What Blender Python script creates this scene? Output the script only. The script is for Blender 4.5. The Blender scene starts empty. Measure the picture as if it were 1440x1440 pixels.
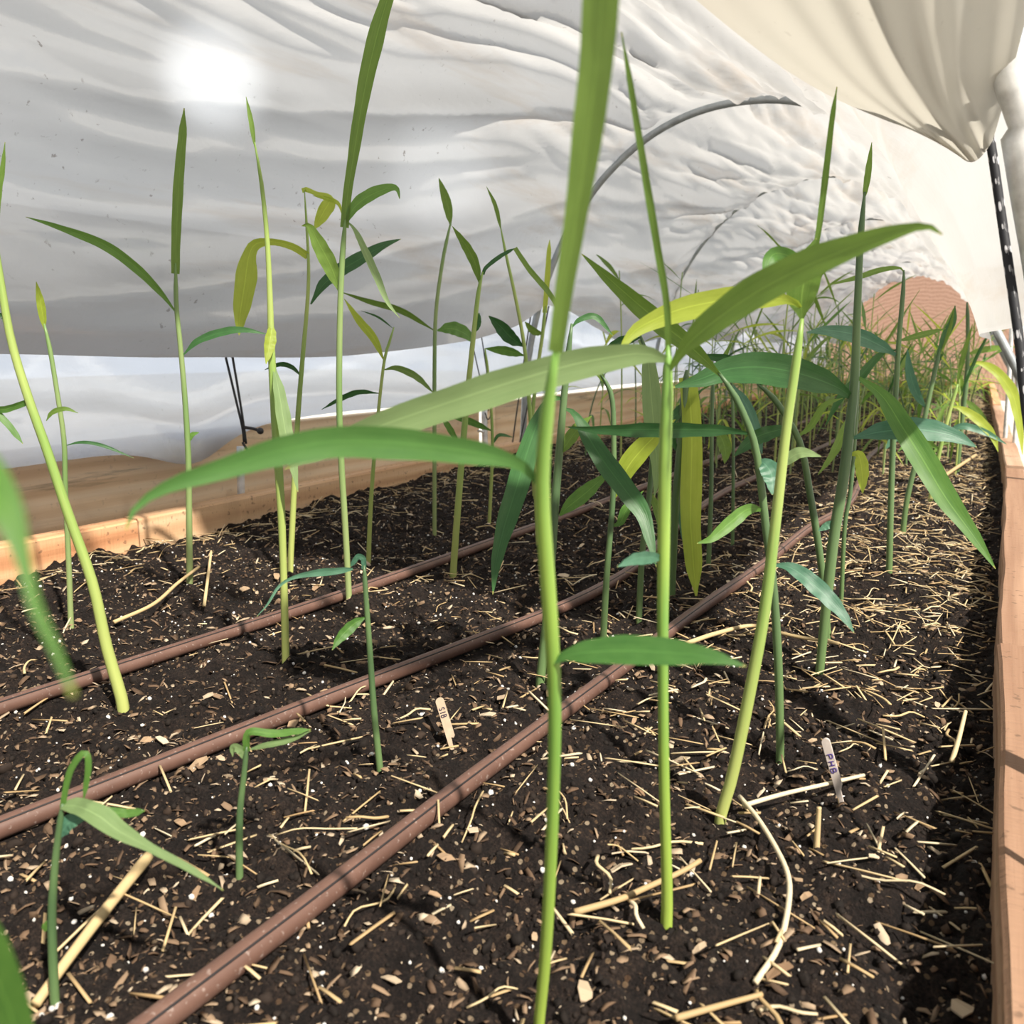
import bpy, math, random
import numpy as np
from mathutils import Vector, Matrix
random.seed(7); rng = np.random.default_rng(11)
S = bpy.context.scene; COL = S.collection
S.view_settings.view_transform = 'Standard'; S.view_settings.look = 'None'
S.view_settings.gamma = 1.0; S.view_settings.use_curve_mapping = False
S.view_settings.exposure = 0.15

# ------------------------------------------------------------------ camera
F = 1200.0; CX = CY = 720.0
PIT = math.radians(10.85); YAW = math.atan2(675.0, 1221.8)
CAM = Vector((0, 0, 0.34))
FH = Vector((-math.sin(YAW), math.cos(YAW), 0)); RT = Vector((math.cos(YAW), math.sin(YAW), 0))
FW = FH*math.cos(PIT) - Vector((0, 0, 1))*math.sin(PIT)
UP = FH*math.sin(PIT) + Vector((0, 0, 1))*math.cos(PIT)
cd = bpy.data.cameras.new('camera'); cam = bpy.data.objects.new('camera', cd); COL.objects.link(cam)
cam.matrix_world = Matrix(((RT.x, UP.x, -FW.x, CAM.x), (RT.y, UP.y, -FW.y, CAM.y), (RT.z, UP.z, -FW.z, CAM.z), (0, 0, 0, 1)))
cd.sensor_width = 36; cd.lens = 36*F/1440; cd.clip_start = 0.01; cd.clip_end = 200
cd.dof.use_dof = True; cd.dof.focus_distance = 0.9; cd.dof.aperture_fstop = 13
S.camera = cam

def ray(px, py): return RT*(px-CX) + UP*(CY-py) + FW*F
def P(px, py, hf):                       # the point of a sight line that lies hf metres ahead, measured level
    d = ray(px, py); return CAM + d*(hf/d.dot(FH))
def G(px, py, z=0.0):                    # where a sight line meets the ground
    d = ray(px, py); return CAM + d*((z-CAM.z)/d.z)
def HF(v): return (v-CAM).dot(FH)

# ------------------------------------------------------------------ noise and soil height
def vn(x, y, seed):
    x = np.asarray(x, float); y = np.asarray(y, float)
    xi = np.floor(x).astype(np.int64); yi = np.floor(y).astype(np.int64); fx = x-xi; fy = y-yi
    fx = fx*fx*(3-2*fx); fy = fy*fy*(3-2*fy)
    def hsh(a, b):
        n = (a*374761393 + b*668265263 + seed*974634777) & 0x7fffffff
        n = ((n ^ (n >> 13))*1274126177) & 0x7fffffff
        return ((n ^ (n >> 16)) & 0xffff)/65535.0
    a = hsh(xi, yi); b = hsh(xi+1, yi); c = hsh(xi, yi+1); d = hsh(xi+1, yi+1)
    return (a*(1-fx)+b*fx)*(1-fy) + (c*(1-fx)+d*fx)*fy - 0.5
D1 = [(-120,1035),(0,995),(200,930),(400,865),(480,838),(600,796),(700,760),(840,710),(944,670),(1027,637),(1098,604)]
D2 = [(-120,1213),(0,1165),(240,1070),(480,975),(640,914),(800,850),(890,800),(940,752),(982,716),(1023,690),(1063,672),(1107,650)]
D3 = [(60,1560),(215,1442),(480,1240),(640,1115),(780,1010),(880,935),(982,858),(1073,795),(1138,743),(1190,712),(1209,677),(1219,647),(1240,628)]
DR = []
for dp in (D1, D2, D3):
    q = [G(x, y, .006) for x, y in dp]; e = q[-1]
    f_ = q[0]; g_ = q[2]; q.insert(0, Vector((f_.x+(f_.x-g_.x)/(f_.y-g_.y)*(-.38-f_.y), -.38, 0)))
    DR.append(([v.y for v in q]+[e.y+.9, 6.2, 8.2], [v.x for v in q]+[e.x+.03, e.x-.02, e.x+.02]))
def hgt(x, y):
    x = np.asarray(x, float); y = np.asarray(y, float)
    h = 0.018*vn(x*9, y*9, 1) + 0.014*vn(x*26, y*26, 2) + 0.013*vn(x*62, y*62, 3) + 0.008*vn(x*140, y*140, 4)
    h = h + 0.016*np.clip((-x-1.0)/0.2, 0, 1) - 0.01*np.clip((x+0.08)/0.1, 0, 1) + 0.012*np.clip(y-1.5, 0, 1)*np.clip((-x-0.9)/0.3, 0, 1)
    for yk, xk in DR:
        m = np.clip(1.6-np.abs(x-np.interp(y, yk, xk))/.014, 0, 1); h = h*(1-m)+(-.003)*m
    return h

# ------------------------------------------------------------------ materials
class N:
    def __init__(s, name):
        s.m = bpy.data.materials.new(name); s.m.use_nodes = True; s.t = s.m.node_tree; s.t.nodes.clear()
        s.out = s('ShaderNodeOutputMaterial')
    def __call__(s, kind, **kw):
        n = s.t.nodes.new(kind)
        for k, v in kw.items():
            if k.startswith('i_'): n.inputs[k[2:].replace('_', ' ')].default_value = v
            else: setattr(n, k, v)
        return n
    def l(s, a, b): s.t.links.new(a, b)
    def ramp(s, fac, stops, interp='LINEAR'):
        r = s('ShaderNodeValToRGB'); r.color_ramp.interpolation = interp
        e = r.color_ramp.elements
        while len(e) < len(stops): e.new(0.5)
        for k, (p, c) in zip(e, stops):
            k.position = p; k.color = (*c, 1) if len(c) == 3 else c
        s.l(fac, r.inputs['Fac']); return r.outputs['Color']
    def mix(s, fac, a, b, blend='MIX'):
        m = s('ShaderNodeMix', data_type='RGBA', blend_type=blend)
        for sock, v in ((m.inputs['Factor'], fac), (m.inputs['A'], a), (m.inputs['B'], b)):
            if hasattr(v, 'is_linked'): s.l(v, sock)
            elif isinstance(v, tuple): sock.default_value = (*v, 1)
            else:
                for q in ([sock] if not isinstance(sock, str) else []): q.default_value = v
        return m.outputs['Result']
    def math(s, op, a, b=0.0):
        m = s('ShaderNodeMath', operation=op)
        for k, v in enumerate((a, b)):
            if hasattr(v, 'is_linked'): s.l(v, m.inputs[k])
            else: m.inputs[k].default_value = v
        return m.outputs[0]
    def noise(s, vec, scale, detail=3, rough=0.55):
        n = s('ShaderNodeTexNoise'); n.inputs['Scale'].default_value = scale; n.inputs['Detail'].default_value = detail
        n.inputs['Roughness'].default_value = rough
        if vec is not None: s.l(vec, n.inputs['Vector'])
        return n.outputs['Fac']
    def mapping(s, vec, scale):
        m = s('ShaderNodeMapping'); m.inputs['Scale'].default_value = scale; s.l(vec, m.inputs['Vector']); return m.outputs['Vector']
    def bump(s, h, strength, dist):
        b = s('ShaderNodeBump'); b.inputs['Strength'].default_value = strength; b.inputs['Distance'].default_value = dist
        s.l(h, b.inputs['Height']); return b.outputs['Normal']
def fix_mix(m): return m

def m_leaf(name, dark, light, trans=0.4, rough=0.42):
    n = N(name); uv = n('ShaderNodeTexCoord').outputs['UV']
    sep = n('ShaderNodeSeparateXYZ'); n.l(uv, sep.inputs[0])
    info = n('ShaderNodeObjectInfo').outputs['Random']
    st = n.noise(n.mapping(uv, (38, 1.6, 1)), 1.0, 2)
    bl = n.noise(n.mapping(uv, (3, 9, 1)), 1.0, 3)
    f = n.math('ADD', n.math('MULTIPLY', st, 0.55), n.math('MULTIPLY', bl, 0.5))
    f = n.math('ADD', f, n.math('MULTIPLY', n.math('SUBTRACT', info, 0.5), 0.35))
    c = n.ramp(f, [(0.25, dark), (0.8, light)])
    mid = n.math('LESS_THAN', n.math('ABSOLUTE', n.math('SUBTRACT', sep.outputs['X'], 0.5)), 0.022)
    c = n.mix(n.math('MULTIPLY', mid, 0.4), c, tuple(min(1, 1.6*v) for v in light))
    tip = n.math('GREATER_THAN', sep.outputs['Y'], 0.985)
    c = n.mix(n.math('MULTIPLY', tip, 0.7), c, (0.42, 0.40, 0.10))
    pr = n('ShaderNodeBsdfPrincipled'); pr.inputs['Roughness'].default_value = rough
    pr.inputs['Specular IOR Level'].default_value = 0.45
    n.l(c, pr.inputs['Base Color']); n.l(n.bump(st, 0.35, 0.0006), pr.inputs['Normal'])
    tr = n('ShaderNodeBsdfTranslucent'); n.l(n.mix(0.5, c, tuple(min(1, v*1.35) for v in light)), tr.inputs['Color'])
    mx = n('ShaderNodeMixShader'); mx.inputs[0].default_value = trans
    n.l(pr.outputs[0], mx.inputs[1]); n.l(tr.outputs[0], mx.inputs[2]); n.l(mx.outputs[0], n.out.inputs[0]); return n.m
def m_stem(name, low, high):
    n = N(name); uv = n('ShaderNodeTexCoord').outputs['UV']
    sep = n('ShaderNodeSeparateXYZ'); n.l(uv, sep.inputs[0])
    v = n.math('ADD', sep.outputs['Y'], n.math('MULTIPLY', n.math('SUBTRACT', n.noise(n.mapping(uv, (6, 4, 1)), 1.5), 0.5), 0.35))
    mid = tuple(0.5*(a+b) for a, b in zip(low, high))
    c = n.ramp(v, [(0.0, low), (0.3, mid), (0.55, high), (0.72, mid), (1.0, high)])
    pr = n('ShaderNodeBsdfPrincipled'); pr.inputs['Roughness'].default_value = 0.45
    pr.inputs['Subsurface Weight'].default_value = 0.0
    n.l(c, pr.inputs['Base Color']); n.l(pr.outputs[0], n.out.inputs[0]); return n.m
def m_wood(name, c0, c1, c2, saw=0.0, stain=0.0, grime=0.55):
    n = N(name); ob = n('ShaderNodeTexCoord').outputs['Object']
    g = n.noise(n.mapping(ob, (55, 1.3, 55)), 1.0, 5, 0.6)
    r = n('ShaderNodeTexWave', wave_type='RINGS', rings_direction='Y'); r.inputs['Scale'].default_value = 9
    r.inputs['Distortion'].default_value = 5; r.inputs['Detail'].default_value = 3
    n.l(n.mapping(ob, (1, 0.12, 1)), r.inputs['Vector'])
    f = n.math('ADD', n.math('MULTIPLY', g, 0.65), n.math('MULTIPLY', r.outputs['Fac'], 0.35))
    c = n.ramp(f, [(0.25, c0), (0.52, c1), (0.8, c2)])
    big = n.noise(ob, 3.0, 3)
    c = n.mix(n.math('MULTIPLY', big, 0.5), c, c1)
    if stain:
        sp = n.noise(n.mapping(ob, (14, 2.2, 34)), 1.0, 6, 0.7)
        c = n.mix(n.math('MULTIPLY', n.ramp(sp, [(0.58, (0, 0, 0)), (0.7, (1, 1, 1))]), stain), c, (0.10, 0.085, 0.07))
    dirt = n.noise(ob, 95.0, 2)
    c = n.mix(n.math('MULTIPLY', n.ramp(dirt, [(0.63, (0, 0, 0)), (0.7, (1, 1, 1))]), grime), c, (0.09, 0.06, 0.04))
    pr = n('ShaderNodeBsdfPrincipled'); pr.inputs['Roughness'].default_value = 0.8
    pr.inputs['Specular IOR Level'].default_value = 0.2
    n.l(c, pr.inputs['Base Color'])
    h = g
    if saw:
        w = n.noise(n.mapping(ob, (30, 240, 20)), 1.0, 2)
        h = n.math('ADD', n.math('MULTIPLY', w, saw), g)
    n.l(n.bump(h, 0.7, 0.002), pr.inputs['Normal']); n.l(pr.outputs[0], n.out.inputs[0]); return n.m
def m_plain(name, c, rough=0.5, metal=0.0, var=0.15, scale=60, spec=0.5):
    n = N(name); ob = n('ShaderNodeTexCoord').outputs['Object']
    f = n.noise(ob, scale, 4)
    cc = n.ramp(f, [(0.3, tuple(v*(1-var) for v in c)), (0.7, tuple(min(1, v*(1+var)) for v in c))])
    pr = n('ShaderNodeBsdfPrincipled'); pr.inputs['Roughness'].default_value = rough; pr.inputs['Metallic'].default_value = metal
    pr.inputs['Specular IOR Level'].default_value = spec
    n.l(cc, pr.inputs['Base Color']); n.l(n.bump(f, 0.15, 0.001), pr.inputs['Normal']); n.l(pr.outputs[0], n.out.inputs[0]); return n.m
def m_island(name, stops, rough=0.8, spec=0.2, obj=False):
    n = N(name)
    r = n('ShaderNodeObjectInfo').outputs['Random'] if obj else n('ShaderNodeNewGeometry').outputs['Random Per Island']
    c = n.ramp(r, stops)
    ob = n('ShaderNodeTexCoord').outputs['Object']
    c = n.mix(n.math('MULTIPLY', n.noise(ob, 300, 3), 0.5), c, tuple(v*0.55 for v in stops[len(stops)//2][1]))
    pr = n('ShaderNodeBsdfPrincipled'); pr.inputs['Roughness'].default_value = rough; pr.inputs['Specular IOR Level'].default_value = spec
    n.l(c, pr.inputs['Base Color']); n.l(pr.outputs[0], n.out.inputs[0]); return n.m
def m_soil():
    n = N('potting_soil'); ob = n('ShaderNodeTexCoord').outputs['Object']
    a = n.noise(ob, 45, 6, 0.7); b = n.noise(ob, 420, 3, 0.7)
    c = n.ramp(n.math('ADD', n.math('MULTIPLY', a, 0.5), n.math('MULTIPLY', b, 0.5)),
               [(0.36, (0.006, 0.0045, 0.004)), (0.5, (0.02, 0.0135, 0.0115)), (0.6, (0.05, 0.033, 0.025)), (0.74, (0.14, 0.095, 0.065))])
    v = n('ShaderNodeTexVoronoi', feature='F1'); v.inputs['Scale'].default_value = 230; n.l(ob, v.inputs['Vector'])
    sp = n('ShaderNodeSeparateColor'); n.l(v.outputs['Color'], sp.inputs[0])
    pick = n.math('MULTIPLY', n.math('GREATER_THAN', sp.outputs[0], 0.86), n.math('LESS_THAN', v.outputs['Distance'], 0.42))
    fl = n.ramp(sp.outputs[1], [(0, (0.10, 0.055, 0.03)), (0.6, (0.28, 0.19, 0.11)), (1, (0.55, 0.44, 0.31))])
    c = n.mix(pick, c, fl)
    pr = n('ShaderNodeBsdfPrincipled'); pr.inputs['Roughness'].default_value = 0.85; pr.inputs['Specular IOR Level'].default_value = 0.25
    n.l(c, pr.inputs['Base Color'])
    hh = n.math('ADD', n.noise(ob, 200, 5, 0.75), n.math('MULTIPLY', pick, 0.4))
    n.l(n.bump(hh, 1.0, 0.012), pr.inputs['Normal']); n.l(pr.outputs[0], n.out.inputs[0]); return n.m
def m_film(name, tint, clear, dirt=1.0, gloss=0.07, wr=0.5, trl=0.55):
    n = N(name); ob = n('ShaderNodeTexCoord').outputs['Object']
    big = n.noise(n.mapping(ob, (1.3, 0.9, 1.8)), 1.6, 4)
    c = n.ramp(big, [(0.3, tuple(v*0.86 for v in tint)), (0.7, tint)])
    st = n.noise(n.mapping(ob, (2, 0.6, 7)), 1.6, 5, 0.65)
    c = n.mix(n.math('MULTIPLY', n.ramp(st, [(0.52, (0, 0, 0)), (0.75, (1, 1, 1))]), 0.7*dirt), c, (0.46, 0.37, 0.29))
    spk = n.math('MULTIPLY', n.ramp(n.noise(ob, 75, 3, 0.6), [(0.66, (0, 0, 0)), (0.72, (1, 1, 1))]),
                 n.ramp(n.noise(ob, 3.2, 3), [(0.5, (0, 0, 0)), (0.66, (1, 1, 1))]))
    c = n.mix(n.math('MULTIPLY', spk, 0.75*dirt), c, (0.16, 0.13, 0.11))
    wn = n('ShaderNodeTexNoise', noise_type='RIDGED_MULTIFRACTAL'); wn.inputs['Scale'].default_value = 1.0; wn.inputs['Detail'].default_value = 5
    wn.inputs['Distortion'].default_value = 0.35; n.l(n.mapping(ob, (6, 1.1, 7)), wn.inputs['Vector']); w = wn.outputs['Fac']; w2 = n.noise(ob, 38, 3)
    nb = n.bump(n.math('ADD', n.math('MULTIPLY', w, 0.45), n.math('MULTIPLY', w2, 0.05)), wr, 0.03)
    df = n('ShaderNodeBsdfDiffuse'); tl = n('ShaderNodeBsdfTranslucent'); tp = n('ShaderNodeBsdfTransparent')
    gl = n('ShaderNodeBsdfGlossy'); gl.inputs['Roughness'].default_value = 0.22
    for q in (df, tl): n.l(c, q.inputs['Color']); n.l(nb, q.inputs['Normal'])
    n.l(nb, gl.inputs['Normal']); n.l(c, tp.inputs['Color'])
    a = n('ShaderNodeMixShader'); a.inputs[0].default_value = trl; n.l(df.outputs[0], a.inputs[1]); n.l(tl.outputs[0], a.inputs[2])
    b = n('ShaderNodeMixShader'); b.inputs[0].default_value = clear; n.l(a.outputs[0], b.inputs[1]); n.l(tp.outputs[0], b.inputs[2])
    d = n('ShaderNodeMixShader'); d.inputs[0].default_value = gloss; n.l(b.outputs[0], d.inputs[1]); n.l(gl.outputs[0], d.inputs[2])
    n.l(d.outputs[0], n.out.inputs[0]); return n.m
def m_tube():
    n = N('brown_drip_tubing'); ob = n('ShaderNodeTexCoord').outputs['Object']
    f = n.noise(ob, 22, 5, 0.65); fine = n.noise(ob, 260, 3)
    c = n.ramp(f, [(0.35, (0.11, 0.058, 0.043)), (0.62, (0.145, 0.078, 0.058)), (0.85, (0.24, 0.155, 0.125))])
    c = n.mix(n.math('MULTIPLY', n.ramp(fine, [(0.62, (0, 0, 0)), (0.7, (1, 1, 1))]), 0.4), c, (0.42, 0.34, 0.30))
    pr = n('ShaderNodeBsdfPrincipled'); pr.inputs['Roughness'].default_value = 0.5; n.l(c, pr.inputs['Base Color'])
    n.l(pr.outputs[0], n.out.inputs[0]); return n.m
def m_rope():
    n = N('black_bungee_cord'); uv = n('ShaderNodeTexCoord').outputs['UV']
    v = n('ShaderNodeTexVoronoi'); v.inputs['Scale'].default_value = 1.0; v.inputs['Randomness'].default_value = 0.25
    n.l(n.mapping(uv, (5, 42, 1)), v.inputs['Vector'])
    c = n.mix(n.math('LESS_THAN', v.outputs['Distance'], 0.2), (0.012, 0.013, 0.018), (0.55, 0.55, 0.58))
    pr = n('ShaderNodeBsdfPrincipled'); pr.inputs['Roughness'].default_value = 0.7; n.l(c, pr.inputs['Base Color'])
    n.l(pr.outputs[0], n.out.inputs[0]); return n.m
M = dict(
    light=m_leaf('leaf_yellow_green_backlit', (0.28, 0.38, 0.03), (0.50, 0.60, 0.09), 0.58),  # yellow-green leaf, with backlight partly put into the brighter colour
    mid=m_leaf('leaf_green', (0.085, 0.17, 0.025), (0.20, 0.32, 0.06), 0.42),
    fresh=m_leaf('leaf_fresh_green', (0.06, 0.165, 0.03), (0.17, 0.33, 0.065), 0.38),
    deep=m_leaf('leaf_full_green', (0.035, 0.12, 0.025), (0.10, 0.24, 0.055), 0.36),
    dark=m_leaf('leaf_deep_green_shaded', (0.018, 0.075, 0.022), (0.06, 0.17, 0.05), 0.3, 0.36),  # darker leaf copy, shadow on the leaves partly put into its green
    teal=m_leaf('leaf_blue_green', (0.045, 0.14, 0.085), (0.12, 0.27, 0.17), 0.3, 0.38),
    pale=m_leaf('leaf_pale_underside', (0.17, 0.27, 0.10), (0.28, 0.40, 0.17), 0.4, 0.55),
    s_light=m_stem('stem_yellow_green', (0.44, 0.48, 0.15), (0.20, 0.32, 0.07)),
    s_near=m_stem('stem_bright_green', (0.36, 0.48, 0.08), (0.15, 0.30, 0.055)),
    s_dark=m_stem('stem_deep_green', (0.15, 0.24, 0.09), (0.065, 0.125, 0.05)),
    s_mid=m_stem('stem_green', (0.30, 0.36, 0.15), (0.14, 0.24, 0.075)),
    soil=m_soil(), tube=m_tube(), rope=m_rope(),
    stripe=m_plain('black_tube_stripe', (0.02, 0.017, 0.018), 0.5),
    wood_rough=m_wood('rough_sawn_orange_timber', (0.40, 0.18, 0.085), (0.58, 0.30, 0.155), (0.72, 0.45, 0.26), saw=0.9),
    wood_tan=m_wood('rough_sawn_tan_timber', (0.42, 0.24, 0.13), (0.60, 0.38, 0.22), (0.74, 0.53, 0.35), saw=0.9),
    wood_smooth=m_wood('planed_pale_timber', (0.66, 0.46, 0.28), (0.83, 0.64, 0.44), (0.90, 0.75, 0.56), stain=0.6, grime=0.15),
    wood_right=m_wood('weathered_edge_timber', (0.24, 0.13, 0.08), (0.42, 0.26, 0.17), (0.55, 0.40, 0.29), saw=0.8, stain=0.6),
    film=m_film('milky_greenhouse_film', (0.61, 0.605, 0.60), 0.08, 1.0, 0.10, 1.0, 0.66),
    flap=m_film('cream_greenhouse_film', (0.60, 0.575, 0.51), 0.03, 0.35, 0.03, 0.25),
    skirt=m_film('clear_greenhouse_film', (0.68, 0.73, 0.82), 0.15, 0.3, 0.2, 1.0, 0.82),
    metal=m_plain('galvanized_steel', (0.74, 0.75, 0.76), 0.4, 0.35, 0.22, 70),
    dull=m_plain('dull_grey_conduit', (0.36, 0.39, 0.41), 0.45, 0.4, 0.2, 40),
    black=m_plain('black_elastic', (0.02, 0.02, 0.023), 0.5),
    stick=m_plain('bare_wood_stick', (0.56, 0.42, 0.30), 0.7, 0, 0.1, 150),
    sticktop=m_plain('pale_lilac_wood_stick', (0.60, 0.52, 0.47), 0.7, 0, 0.08, 150),
    ink=m_plain('dark_ink', (0.03, 0.025, 0.06), 0.6),
    inkp=m_plain('purple_ink', (0.07, 0.04, 0.22), 0.6),
    straw=m_island('dry_straw', [(0, (0.36, 0.22, 0.10)), (0.35, (0.56, 0.40, 0.20)), (0.7, (0.68, 0.53, 0.31)), (1, (0.76, 0.66, 0.48))], 0.6, 0.3),
    strawo=m_island('dry_straw_single', [(0, (0.42, 0.28, 0.13)), (0.4, (0.60, 0.44, 0.22)), (0.7, (0.70, 0.56, 0.34)), (1, (0.76, 0.66, 0.48))], 0.6, 0.3, True),
    chip=m_island('bark_and_wood_flakes', [(0, (0.035, 0.02, 0.014)), (0.4, (0.13, 0.078, 0.048)), (0.75, (0.30, 0.205, 0.13)), (1, (0.60, 0.50, 0.37))]),
    chipo=m_island('wood_chip_single', [(0, (0.22, 0.13, 0.075)), (0.5, (0.42, 0.29, 0.18)), (1, (0.64, 0.53, 0.39))], 0.8, 0.2, True),
    crumb=m_island('soil_crumbs', [(0, (0.005, 0.004, 0.0036)), (0.6, (0.014, 0.010, 0.008)), (0.92, (0.03, 0.02, 0.015)), (1, (0.07, 0.045, 0.03))], 0.85, 0.25),
    perlite=m_island('white_perlite', [(0, (0.60, 0.57, 0.52)), (1, (0.85, 0.84, 0.82))]),
    outside=m_plain('pale_gravel', (0.64, 0.61, 0.55), 0.9, 0, 0.3, 12),
    brown=m_wood('brown_board_fence', (0.34, 0.20, 0.15), (0.46, 0.29, 0.22), (0.54, 0.36, 0.28)),
)

# ------------------------------------------------------------------ object helpers
def link(name, verts, faces, mat, parent=None, uvs=None, smooth=True):
    me = bpy.data.meshes.new(name); me.from_pydata([tuple(v) for v in verts], [], [tuple(f) for f in faces])
    if uvs is not None:
        ul = me.uv_layers.new(name='UVMap'); li = np.empty(len(me.loops), np.int32); me.loops.foreach_get('vertex_index', li)
        ul.data.foreach_set('uv', np.asarray(uvs, np.float32)[li].ravel())
    if smooth: me.polygons.foreach_set('use_smooth', [True]*len(me.polygons))
    me.materials.append(mat); me.update()
    o = bpy.data.objects.new(name, me); COL.objects.link(o)
    if parent is not None:
        o.parent = parent; q = parent; off = Vector()
        while q is not None: off = off+q.location; q = q.parent
        me.transform(Matrix.Translation(-off))
    return o
def np_mesh(name, V, Q, mat, smooth=False):
    me = bpy.data.meshes.new(name); k = Q.shape[1]
    me.vertices.add(len(V)); me.vertices.foreach_set('co', V.astype(np.float32).ravel())
    me.loops.add(Q.size); me.loops.foreach_set('vertex_index', Q.astype(np.int32).ravel())
    me.polygons.add(len(Q)); me.polygons.foreach_set('loop_start', np.arange(0, Q.size, k, dtype=np.int32))
    if smooth: me.polygons.foreach_set('use_smooth', np.ones(len(Q), bool))
    me.materials.append(mat); me.update(calc_edges=True); me.validate()
    o = bpy.data.objects.new(name, me); COL.objects.link(o); return o
def tag(o, label, cat, group=None, kind=None):
    if label: o['label'] = label
    if cat: o['category'] = cat
    if group: o['group'] = group
    if kind: o['kind'] = kind
    return o
def empty(name, loc, label, cat, group=None):
    o = bpy.data.objects.new(name, None); COL.objects.link(o); o.location = loc; o.empty_display_size = 0.02
    return tag(o, label, cat, group)
def center(o):                                      # put a mesh object's origin at its lowest middle
    vs = [v.co for v in o.data.vertices]
    c = sum(vs, Vector())/len(vs); c.z = min(v.z for v in vs)
    o.data.transform(Matrix.Translation(-c)); o.location = c; return o
def spline(pts, n):
    pts = [Vector(p) for p in pts]
    if len(pts) == 2: pts = [pts[0], (pts[0]+pts[1])/2, pts[1]]
    L = [0.0]
    for a, b in zip(pts, pts[1:]): L.append(L[-1] + max(1e-6, (b-a).length))
    out = []
    for i in range(n):
        s = L[-1]*i/(n-1); k = 0
        while k < len(pts)-2 and s > L[k+1]: k += 1
        u = (s-L[k])/(L[k+1]-L[k]); p1, p2 = pts[k], pts[k+1]
        p0 = pts[k-1] if k else p1*2-p2; p3 = pts[k+2] if k+2 < len(pts) else p2*2-p1
        out.append(0.5*((2*p1)+(p2-p0)*u+(2*p0-5*p1+4*p2-p3)*u*u+(3*p1-p0-3*p2+p3)*u**3))
    return out
def tangents(c):
    return [((c[min(i+1, len(c)-1)]-c[max(i-1, 0)]).normalized()) for i in range(len(c))]
def tube_data(c, rad, sides=8):
    T = tangents(c); V = []; Fc = []; UV = []
    ref = Vector((1, 0, 0)) if abs(T[0].x) < 0.8 else Vector((0, 1, 0))
    n = T[0].cross(ref).normalized()
    for i, (p, t) in enumerate(zip(c, T)):
        n = (n - t*n.dot(t)).normalized(); b = t.cross(n)
        r = rad[i] if not isinstance(rad, float) else rad
        for k in range(sides):
            a = 2*math.pi*k/sides
            V.append(p + n*(r*math.cos(a)) + b*(r*math.sin(a))); UV.append((k/sides, i/(len(c)-1)))
    for i in range(len(c)-1):
        for k in range(sides):
            k2 = (k+1) % sides
            Fc.append((i*sides+k, i*sides+k2, (i+1)*sides+k2, (i+1)*sides+k))
    Fc.append(tuple(range(sides-1, -1, -1))); Fc.append(tuple((len(c)-1)*sides+k for k in range(sides)))
    return V, Fc, UV
def tube(name, pts, rad, mat, parent=None, n=24, sides=10):
    c = spline(pts, n)
    V, Fc, UV = tube_data(c, rad, sides); return link(name, V, Fc, mat, parent, UV)
def blade_data(c, half, wdirs, fold=0.25, ripple=0.0, seed=0):
    T = tangents(c); V = []; Fc = []; UV = []; us = (-1, -0.55, 0, 0.55, 1)
    r = random.Random(seed); ph = r.random()*6
    for i, (p, t) in enumerate(zip(c, T)):
        w = wdirs[i]; w = (w - t*w.dot(t)).normalized(); nn = t.cross(w)
        for u in us:
            rp = ripple*half[i]*abs(u)*math.sin(i*1.25+ph+(2 if u > 0 else 0))
            V.append(p + w*(u*half[i]) + nn*(fold*abs(u)*half[i] + rp)); UV.append((u*0.5+0.5, i/(len(c)-1)))
    for i in range(len(c)-1):
        for k in range(4): Fc.append((i*5+k, i*5+k+1, i*5+k+6, i*5+k+5))
    return V, Fc, UV
def prof(s, kind):
    if kind == 'tipwide': pts = [(0, .35), (.25, .3), (.42, .55), (.6, 1), (.8, .8), (.93, .4), (1, .02)]
    elif kind == 'up': pts = [(0, .5), (.15, .5), (.45, .75), (.7, 1), (.88, .75), (1, .02)]
    elif kind == 'front': pts = [(0, .3), (.08, .7), (.25, 1), (.4, .75), (.55, .4), (.8, .32), (1, .02)]
    elif kind == 'roll': pts = [(0, .4), (.25, .55), (.5, .85), (.75, 1), (1, .9)]
    elif kind == 'broad': pts = [(0, .2), (.07, .6), (.2, .88), (.45, 1), (.7, .9), (.9, .5), (1, .02)]
    elif kind == 'strip': pts = [(0, .8), (.5, 1), (.85, .8), (1, .1)]
    else: pts = [(0, .12), (.07, .3), (.22, .78), (.42, 1), (.62, .92), (.82, .55), (.94, .22), (1, .02)]
    for (a, x), (b, y) in zip(pts, pts[1:]):
        if s <= b: u = (s-a)/(b-a); u = u*u*(3-2*u)*0.5+u*0.5; return x+(y-x)*u
    return pts[-1][1]

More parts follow.
